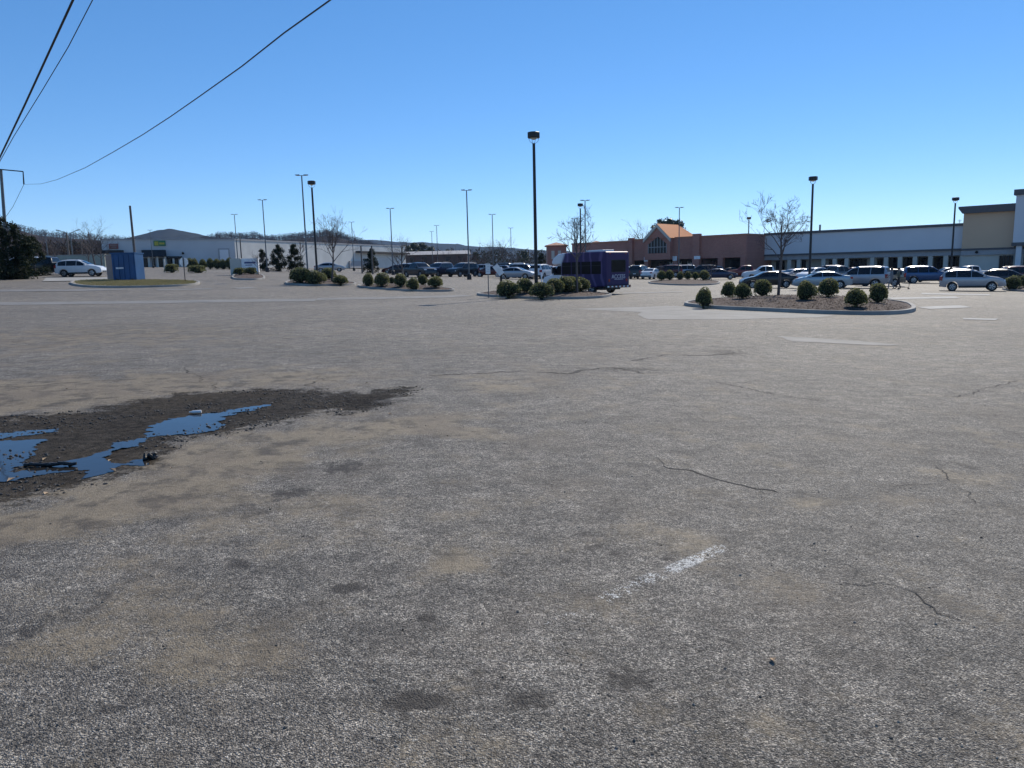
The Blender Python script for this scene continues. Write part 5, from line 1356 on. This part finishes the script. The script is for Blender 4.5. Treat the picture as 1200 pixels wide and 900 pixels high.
# store rooftop aerial
p = at(1124.5, 262, 112); mb = MB(); mb.tube([(0, 0, -1.2), (0, 0, .6)], .03, 5); mb.box(-.3, .3, -.02, .02, .45, .5); mb.box(-.2, .2, -.02, .02, .25, .29); o = mb.build('roof_aerial', M['pole_grey']); o.location = p; tag(o, 'small aerial on the strip roof against the tan wall', 'aerial')

# --- pale shop building on the left
A4 = Vector((T_(122) * 139, 139)); B4 = Vector((T_(277) * 150, 150)); C4 = Vector((T_(476) * 240, 240))
fl = Front(A4, B4, 'warehouse_shop', 'long pale ribbed building with a shaded shop front and black awning', 'shop building'); l_ = fl.t; Ll = fl.len
ztl = fl.z(277, 281); yaw = l_.rotation_euler.z
def lloc(v): v = Vector(v) - Vector(A4); return Vector((v.x * math.cos(yaw) + v.y * math.sin(yaw), -v.x * math.sin(yaw) + v.y * math.cos(yaw)))
c4 = lloc(C4)
left_back = Vector((0, c4.y))
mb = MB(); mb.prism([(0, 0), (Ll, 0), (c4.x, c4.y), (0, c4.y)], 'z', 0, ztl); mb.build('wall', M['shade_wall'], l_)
# ribbed lit side
RISE = at(476, 289, 240).z - l_.location.z - ztl
rb = MB(); n_ = 220; dd = (Vector((c4.x, c4.y)) - Vector((Ll, 0))); ln = dd.length; dd.normalize(); nn = Vector((dd.y, -dd.x))
for i in range(n_):
    u_ = ln * i / n_; a_ = Vector((Ll, 0)) + dd * u_; w_ = ln / n_
    q = [a_ + nn * .02, a_ + dd * w_ * .5 + nn * .05, a_ + dd * w_ * .62 + nn * .05, a_ + dd * w_ * .98 + nn * .02]
    for s0, s1 in zip(q, q[1:]): rb.add([(s0.x, s0.y, 0), (s1.x, s1.y, 0), (s1.x, s1.y, ztl - .05 + RISE * (u_ + w_) / ln), (s0.x, s0.y, ztl - .05 + RISE * u_ / ln)], [(0, 1, 2, 3)])
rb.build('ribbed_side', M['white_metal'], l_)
mb = MB(); mb.box(-.1, Ll + .1, -.15, .3, ztl + .003, ztl + .22)
q0 = Vector((Ll, 0)); q1 = q0 + dd * ln
mb.add([(q.x + o_.x, q.y + o_.y, z_) for q, zz in ((q0, ztl), (q1, ztl + RISE)) for o_, z_ in ((nn * .16, zz - .05), (nn * -.4, zz - .05), (nn * -.4, zz + .2), (nn * .16, zz + .2))], [(0, 1, 2, 3), (7, 6, 5, 4), (0, 4, 5, 1), (1, 5, 6, 2), (2, 6, 7, 3), (3, 7, 4, 0)])
mb.build('roof_edge', M['band'], l_)
mb = MB(); mb.add([(0, .3, ztl + .005), (Ll - .4, .3, ztl + .005), (c4.x - .4, c4.y, ztl + RISE), (0, c4.y, ztl + RISE)], [(0, 1, 2, 3)]); mb.build('roof', M['band'], l_)
a_ = Vector((Ll, 0)) + dd * (ln * .60); e_ = Vector((c4.x, c4.y))
mb = MB(); mb.prism([tuple(a_ + nn * .12), tuple(e_ + nn * .12), tuple(e_ + nn * 1.6), tuple(a_ + nn * 1.6)], 'z', ztl * .72, ztl * .80); mb.build('canopy', M['awning'], l_)
a_ = Vector((Ll, 0)) + dd * (ln * .55); e_ = Vector((Ll, 0)) + dd * (ln * .75)
mb = MB(); mb.prism([tuple(a_ + nn * .13), tuple(e_ + nn * .13), tuple(e_ + nn * .5), tuple(a_ + nn * .5)], 'z', 0, 1.9); mb.build('loading_dock', M['band'], l_)
def lrect(px0, px1, py0, py1, nm, m, d=.06, par=None, y0=-.003):
    x0, x1 = fl.u(px0), fl.u(px1); pm = (px0 + px1) / 2; mb = MB(); mb.box(x0, x1, y0 - d, y0, fl.z(pm, py1), fl.z(pm, py0)); return mb.build(nm, M[m], par or l_)
o = lrect(257.5, 270.5, 291, 309, 'door_frame', 'band', .1); lrect(259, 269.2, 292.5, 309, 'garage_door', 'fascia', .05, None, -.105)
o = lrect(183, 197, 282, 288.2, 'shop_sign', 'green', .25); lrect(184, 188.5, 283, 287.6, 'yellow_emblem', 'yellow', .02, o, -.256)
lrect(189.5, 195.5, 284.2, 286.4, 'yellow_lettering', 'yellow', .02, o, -.256)
o = lrect(130.5, 141.5, 285.6, 291.6, 'shop_sign', 'red', .25); lrect(132, 140, 286.6, 288, 'white_lettering', 'tan_panel', .02, o, -.256); lrect(133, 139, 289, 290.2, 'white_lettering', 'tan_panel', .02, o, -.256)
x0, x1 = fl.u(168), fl.u(196); zA, zB = fl.z(180, 293), fl.z(180, 301)
mb = MB(); mb.prism([(-2.4, zB), (-.01, zB), (-.01, zA), (-.9, zA)], 'x', x0, x1); mb.build('awning', M['awning'], l_)
x2, x3 = fl.u(196.5), fl.u(214); zC, zD = fl.z(205, 300.6), fl.z(205, 303)
mb = MB(); mb.box(x2, x3, -2.0, -.01, zD, zC); mb.build('awning', M['awning'], l_)
x2, x3 = fl.u(122), fl.u(147); mb = MB(); mb.box(x2, x3, -2.0, -.01, fl.z(135, 297), fl.z(135, 293.5)); mb.build('awning', M['awning'], l_)
for px0, px1 in ((169, 174), (179, 183), (186, 192), (197, 203), (205, 210), (125, 132), (136, 146)):
    lrect(px0, px1, 302.5, 314, 'shop_window', 'shopglass', .05)
for px in (175, 185, 194, 203.5, 212.5):
    x = fl.u(px); mb = MB(); mb.box(x - .16, x + .16, -1.9, -1.6, 0, zB - .01); mb.build('awning_post', M['cream'], l_)
mb = MB(); x = fl.u(216); mb.tube([(x, -.4, fl.z(216, 297)), (x, -.02, fl.z(216, 296))], [.22, .15], 8); mb.build('wall_lamp', M['pole_dark'], l_)
for px, y in ((149, 8), (215, 12), (241, 6)):
    x = fl.u(px); mb = MB(); mb.box(x - .9, x + .9, y, y + 1.5, ztl + .2, ztl + .55); mb.build('roof_unit', M['band'], l_)

# --- low brown shed behind the middle lot
p = spot(474, 245); q = spot(548, 245); w = q.x - p.x; z = at(500, 298.5, 245).z - p.z
t = thing('brown_shed', 'long low brown shed in front of the far pines', 'building', p)
mb = MB(); mb.box(0, w, 0, 14, -.5, z); mb.build('wall', mat('brown_metal_wall', (.10, .07, .055), .8), t)
mb = MB(); mb.prism([(-.6, z), (14.6, z), (7, z + 1.3)], 'x', -.4, w + .4); mb.build('roof', M['band'], t)
for i in range(5):
    mb = MB(); x = 2 + i * (w - 5) / 4; mb.box(x, x + 1.6, -.05, -.004, .6, z - .8); mb.build('window', M['shopglass'], t)
# --- pale bank wall behind the left cars
p = spot(60, 118); q = spot(124, 118); w = q.x - p.x
t = thing('retaining_wall', 'pale greenish wall behind the white crossover', 'wall', p)
mb = MB(); mb.box(-14, w, 0, .4, -.5, at(90, 299.5, 118).z - p.z); mb.build('panel', mat('pale_green_wall', (.30, .32, .27), .85), t)
mb = MB(); mb.box(-14.1, w + .1, -.06, .46, at(90, 299.5, 118).z - p.z + .003, at(90, 299.5, 118).z - p.z + .15); mb.build('coping', M['conc'], t)

# ------------------------------------------------------------------ people
def person(px, Y, yaw, stride, top, legs, label, arm_fwd):
    p = spot(px, Y); t = thing('person', label, 'person', p, R(yaw), 'two people walking to the shops')
    J = {}; E = []
    def j(n, x, y, z, r, par=None): J[n] = (len(J), (x, y, z), r); par and E.append((J[par][0], J[n][0]))
    j('pel', 0, 0, .95, .15); j('waist', 0, 0, 1.12, .135, 'pel'); j('chest', .02, 0, 1.34, .155, 'waist'); j('neck', .03, 0, 1.5, .062, 'chest'); j('head', .05, 0, 1.60, .088, 'neck'); j('crown', .05, 0, 1.70, .08, 'head')
    for s in (1, -1):
        f = stride * s
        j('hip%d' % s, 0, .095 * s, .9, .095, 'pel'); j('knee%d' % s, f * .45 + .05, .10 * s, .5, .065, 'hip%d' % s); j('ankle%d' % s, f * .8, .10 * s, .09, .045, 'knee%d' % s); j('toe%d' % s, f * .8 + .17, .11 * s, .04, .038, 'ankle%d' % s)
        a = arm_fwd if arm_fwd else -f
        j('sh%d' % s, .02, .19 * s, 1.42, .068, 'chest'); j('el%d' % s, .02 + a * .25, .25 * s, 1.15, .048, 'sh%d' % s); j('wr%d' % s, .10 + a * .75, .24 * s, .95 + abs(a) * .25, .034, 'el%d' % s); j('ha%d' % s, .14 + a * .85, .24 * s, .90 + abs(a) * .25, .036, 'wr%d' % s)
    me = bpy.data.meshes.new('body'); me.from_pydata([v[1] for v in J.values()], E, []); o = link(me, 'body', t)
    sk = o.modifiers.new('skin', 'SKIN'); sk.use_smooth_shade = True
    for k, v in enumerate(J.values()): me.skin_vertices[0].data[k].radius = (v[2], v[2])
    me.skin_vertices[0].data[0].use_root = True
    o.modifiers.new('sub', 'SUBSURF').levels = 1; o.modifiers['sub'].render_levels = 2
    bpy.context.view_layer.update()
    me2 = bpy.data.meshes.new_from_object(o.evaluated_get(bpy.context.evaluated_depsgraph_get())); o.modifiers.clear(); o.data = me2; me2.name = 'body'
    me2.materials.clear()
    for k in (legs, top, 'skin', 'cloth_dark'): me2.materials.append(M[k])
    for f in me2.polygons:
        c = f.center; f.use_smooth = True
        f.material_index = 3 if c.z < .1 else 0 if c.z < .98 and abs(c.y) < .205 else 2 if (c.z > 1.47 or (abs(c.y) > .2 and c.z < .98 + (abs(arm_fwd) * .25 if arm_fwd else 0))) else 1
    bm = bmesh.new(); bmesh.ops.create_icosphere(bm, subdivisions=3, radius=1)
    for v in bm.verts:
        if v.co.z < -.1 and v.co.x > -.2: v.co *= .8
        v.co = Vector((v.co.x * .112 + .035, v.co.y * .098, v.co.z * .105 + 1.675))
    hm = bpy.data.meshes.new('hair'); bm.to_mesh(hm); bm.free(); hm.materials.append(M['hair']); link(hm, 'hair', t)
    return p
person(1043.5, 61.5, 160, .28, 'cloth_grey', 'cloth_grey', 'person in pale grey clothes walking ahead of the other', 0)
person(1052, 62, 165, .24, 'cloth_tan', 'cloth_dark', 'person in an olive top walking behind and pushing a cart', .45)
p = spot(1058.5, 62.4); t = thing('shopping_cart', 'small dark shopping cart beside the person in the olive top', 'cart', p, R(160))
mb = MB(); 
for z in (.55, .75, .98): mb.tube([(-.4, -.25, z), (.4, -.2, z), (.4, .2, z), (-.4, .25, z), (-.4, -.25, z)], .012, 4)
for i in range(7): x = -.4 + i * .13; mb.tube([(x, -.24, .98), (x, -.2, .52), (x, .2, .52), (x, .24, .98)], .008, 4)
mb.build('basket', M['pole_dark'], t)
mb = MB(); mb.tube([(-.45, -.2, 1.02), (-.45, .2, 1.02)], .02, 6); mb.tube([(-.4, -.2, .52), (-.35, -.2, .15), (.4, -.18, .12)], .015, 5); mb.tube([(-.4, .2, .52), (-.35, .2, .15), (.4, .18, .12)], .015, 5); mb.build('frame', M['pole_dark'], t)
for x in (-.35, .4):
    for y in (-.19, .19):
        mb = MB(); mb.tube([(x, y - .02, .06), (x, y + .02, .06)], .06, 10); mb.build('caster', M['tyre'], t)

# ------------------------------------------------------------------ hills and far woods
def hill(name, pts, Y, depth, m, label, base=-6, rough=0, woods=None):
    P = sorted(pts); X = np.linspace(P[0][0], P[-1][0], 140)
    py = np.interp(X, [p[0] for p in P], [p[1] for p in P])
    ker = np.array([1, 2, 3, 2, 1]) / 9; py = np.convolve(np.pad(py, 2, mode='edge'), ker, 'valid')
    V = np.linspace(-1, 1, 25); mb = MB(); nxx = len(X); tops = []
    for px_, pyy in zip(X, py):
        t0 = at(px_, pyy, Y); g0 = gz(t0.x, Y) + base; h = max(1, t0.z - g0)
        col = []
        for v in V:
            f = (1 - abs(v) ** 1.6) if abs(v) < 1 else 0
            n_ = rough * float(fbm(np.array(t0.x / 90), np.array(v * depth / 90), 6)) * (1 - abs(v)) * abs(v) * 4
            x_ = t0.x * (Y + v * depth) / Y
            col.append((x_, Y + v * depth, g0 + h * f + n_)); mb.v.append(col[-1])
        tops.append(col)
    k = len(V)
    for i in range(nxx - 1):
        for q in range(k - 1): mb.f.append((i * k + q, (i + 1) * k + q, (i + 1) * k + q + 1, i * k + q + 1)); mb.m.append(0)
    tag(mb.build(name, m, None, 80), label, None, None, 'structure')
    if woods:
        n_, hgt, lb, wm = woods; rnd = random.Random(int(Y)); w = MB()
        for _ in range(n_):
            i = rnd.randrange(nxx - 1); v = rnd.choice((rnd.uniform(-.85, .1), rnd.gauss(-.05, .1))); q = int((v + 1) / 2 * (k - 1)); q = max(0, min(k - 2, q))
            a = Vector(tops[i][q]).lerp(Vector(tops[i + 1][q + 1]), rnd.random()); h = hgt * rnd.uniform(.6, 1.25)
            for _ in range(16):
                z = h * rnd.uniform(.25, 1.0); rr = h * .33 * math.sqrt(max(.05, 1 - ((z / h) - .6) ** 2 * 3.2))
                c = a + Vector((rnd.gauss(0, rr * .5), rnd.gauss(0, rr * .5), z)); d = Vector((rnd.gauss(0, .5), rnd.gauss(0, .5), rnd.uniform(.3, 1))).normalized() * h * rnd.uniform(.08, .17); s = d.cross(Vector((rnd.gauss(0, 1), rnd.gauss(0, 1), 0.1))).normalized() * h * rnd.uniform(.012, .03)
                w.add([c - d, c + s, c + d, c - s], [(0, 1, 2, 3)])
            w.add([a + Vector((-.2, 0, -.5)), a + Vector((.2, 0, -.5)), a + Vector((0, 0, h * .8))], [(0, 1, 2)])
        tag(w.build('bare_woods', wm, None, 'leaf'), lb, 'woods', None, 'stuff')
hill('hill', [(-260, 270), (-120, 265), (0, 269), (20, 270), (32, 273), (45, 277), (90, 281), (140, 284), (190, 290), (240, 300)], 1100, 420, M['hillbrown'], 'brown wooded hill behind the left cars', -4, 10, (2600, 8, 'bare brown woods on the left hill', M['woods']))
hill('mountain', [(40, 292), (100, 287), (140, 281), (165, 275), (180, 271.5), (197, 269.8), (215, 271.5), (232, 275), (250, 279), (300, 286), (380, 295)], 2600, 900, M['hillblue'], 'dark rounded mountain behind the shop building', -6, 30)
hill('hill', [(205, 292), (240, 284), (262, 278.5), (285, 281.5), (298, 279), (312, 284), (330, 282), (350, 280), (370, 278), (388, 276.5), (402, 281), (418, 286), (435, 290), (470, 300), (500, 308)], 1300, 480, M['hillbrown'], 'wooded hill behind the lit shop wall', -4, 10, (3000, 9, 'bare brown woods on the hill over the shop building', M['woods']))
hill('mountain', [(330, 294), (380, 286), (415, 281.5), (438, 280.8), (470, 284), (500, 284.5), (530, 286.5), (560, 289), (600, 291), (660, 295), (740, 300), (860, 306)], 3800, 1200, M['hillblue'], 'long blue ridge beyond the middle lot', -6, 40)
def treeline(px0, px1, Y, hgt, n_, lb, wm, spread=25):
    rnd = random.Random(int(Y + px0)); w = MB()
    for _ in range(n_):
        a = spot(rnd.uniform(px0, px1), Y + rnd.uniform(-spread, spread)); h = hgt * rnd.uniform(.55, 1.2)
        for _ in range(30):
            z = h * rnd.uniform(.12, 1.0); rr = h * .36 * math.sqrt(max(.05, 1 - ((z / h) - .55) ** 2 * 3.2))
            c = a + Vector((rnd.gauss(0, rr * .5), rnd.gauss(0, rr * .5), z)); d = Vector((rnd.gauss(0, .5), rnd.gauss(0, .5), rnd.uniform(.3, 1))).normalized() * h * rnd.uniform(.06, .14); s = d.cross(Vector((rnd.gauss(0, 1), rnd.gauss(0, 1), .1))).normalized() * h * rnd.uniform(.012, .032)
            w.add([c - d, c + s, c + d, c - s], [(0, 1, 2, 3)])
    tag(w.build('bare_woods', wm, None, 'leaf'), lb, 'woods', None, 'stuff')
treeline(30, 135, 165, 4.5, 170, 'brown scrub wood behind the left cars', M['woods'], 18)
treeline(20, 110, 200, 5.5, 60, 'far evergreens behind the left cars', M['woodgreen'], 20)
treeline(470, 660, 330, 7.0, 150, 'bare wood closing the middle lot', M['woods'], 40)
treeline(540, 650, 300, 6.5, 45, 'far evergreens closing the middle lot', M['woodgreen'], 30)

# ------------------------------------------------------------------ air
mh = bpy.data.materials.new('thin_haze'); mh.use_nodes = True; nt = mh.node_tree; nt.nodes.clear()
out = nt.nodes.new('ShaderNodeOutputMaterial'); pv = nt.nodes.new('ShaderNodeVolumePrincipled')
pv.inputs['Color'].default_value = (.42, .64, 1.0, 1); pv.inputs['Density'].default_value = .00006; pv.inputs['Anisotropy'].default_value = .3
nt.links.new(pv.outputs['Volume'], out.inputs['Volume'])
mb = MB(); mb.box(-5500, 5500, -80, 5200, -30, 185)
tag(mb.build('haze', mh), 'thin blue air over the far hills', None, None, 'stuff')

# ------------------------------------------------------------------ sky, sun, camera
W = bpy.data.worlds.new('World'); S.world = W; W.use_nodes = True; nt = W.node_tree
bg = nt.nodes['Background']; sky = nt.nodes.new('ShaderNodeTexSky'); sky.sky_type = 'NISHITA'; sky.sun_disc = False
sky.sun_elevation = SUN_EL; sky.sun_rotation = SUN_AZ; sky.air_density = .65; sky.dust_density = 0.0; sky.ozone_density = 5.0; sky.altitude = 200
hs = nt.nodes.new('ShaderNodeHueSaturation'); hs.inputs['Saturation'].default_value = 1.33; hs.inputs['Value'].default_value = 1.58; hs.inputs['Hue'].default_value = .503
gm = nt.nodes.new('ShaderNodeGamma'); gm.inputs['Gamma'].default_value = .72
nt.links.new(sky.outputs['Color'], gm.inputs['Color']); nt.links.new(gm.outputs['Color'], hs.inputs['Color']); nt.links.new(hs.outputs['Color'], bg.inputs['Color']); bg.inputs['Strength'].default_value = .14
sl = bpy.data.lights.new('sun', 'SUN'); sl.energy = 4.2; sl.angle = R(.5); sl.color = (1, .92, .79)
so = bpy.data.objects.new('sun', sl); COL.objects.link(so)
sd = Vector((math.sin(SUN_AZ) * math.cos(SUN_EL), math.cos(SUN_AZ) * math.cos(SUN_EL), math.sin(SUN_EL)))
so.rotation_euler = sd.to_track_quat('Z', 'Y').to_euler(); so.location = sd * 100

cd = bpy.data.cameras.new('camera'); co = bpy.data.objects.new('camera', cd); COL.objects.link(co)
cd.sensor_fit = 'HORIZONTAL'; cd.sensor_width = 36; cd.lens = F / 1200 * 36; cd.clip_end = 20000; cd.clip_start = .05
mw = Matrix((RIGHT, UP, -FWD)).transposed().to_4x4(); mw.translation = CAM; co.matrix_world = mw
S.camera = co
S.view_settings.view_transform = 'Standard'; S.view_settings.look = 'None'; S.view_settings.gamma = 1; S.view_settings.exposure = .14
S.cycles.use_denoising = True; S.cycles.max_bounces = 6; S.cycles.volume_bounces = 0
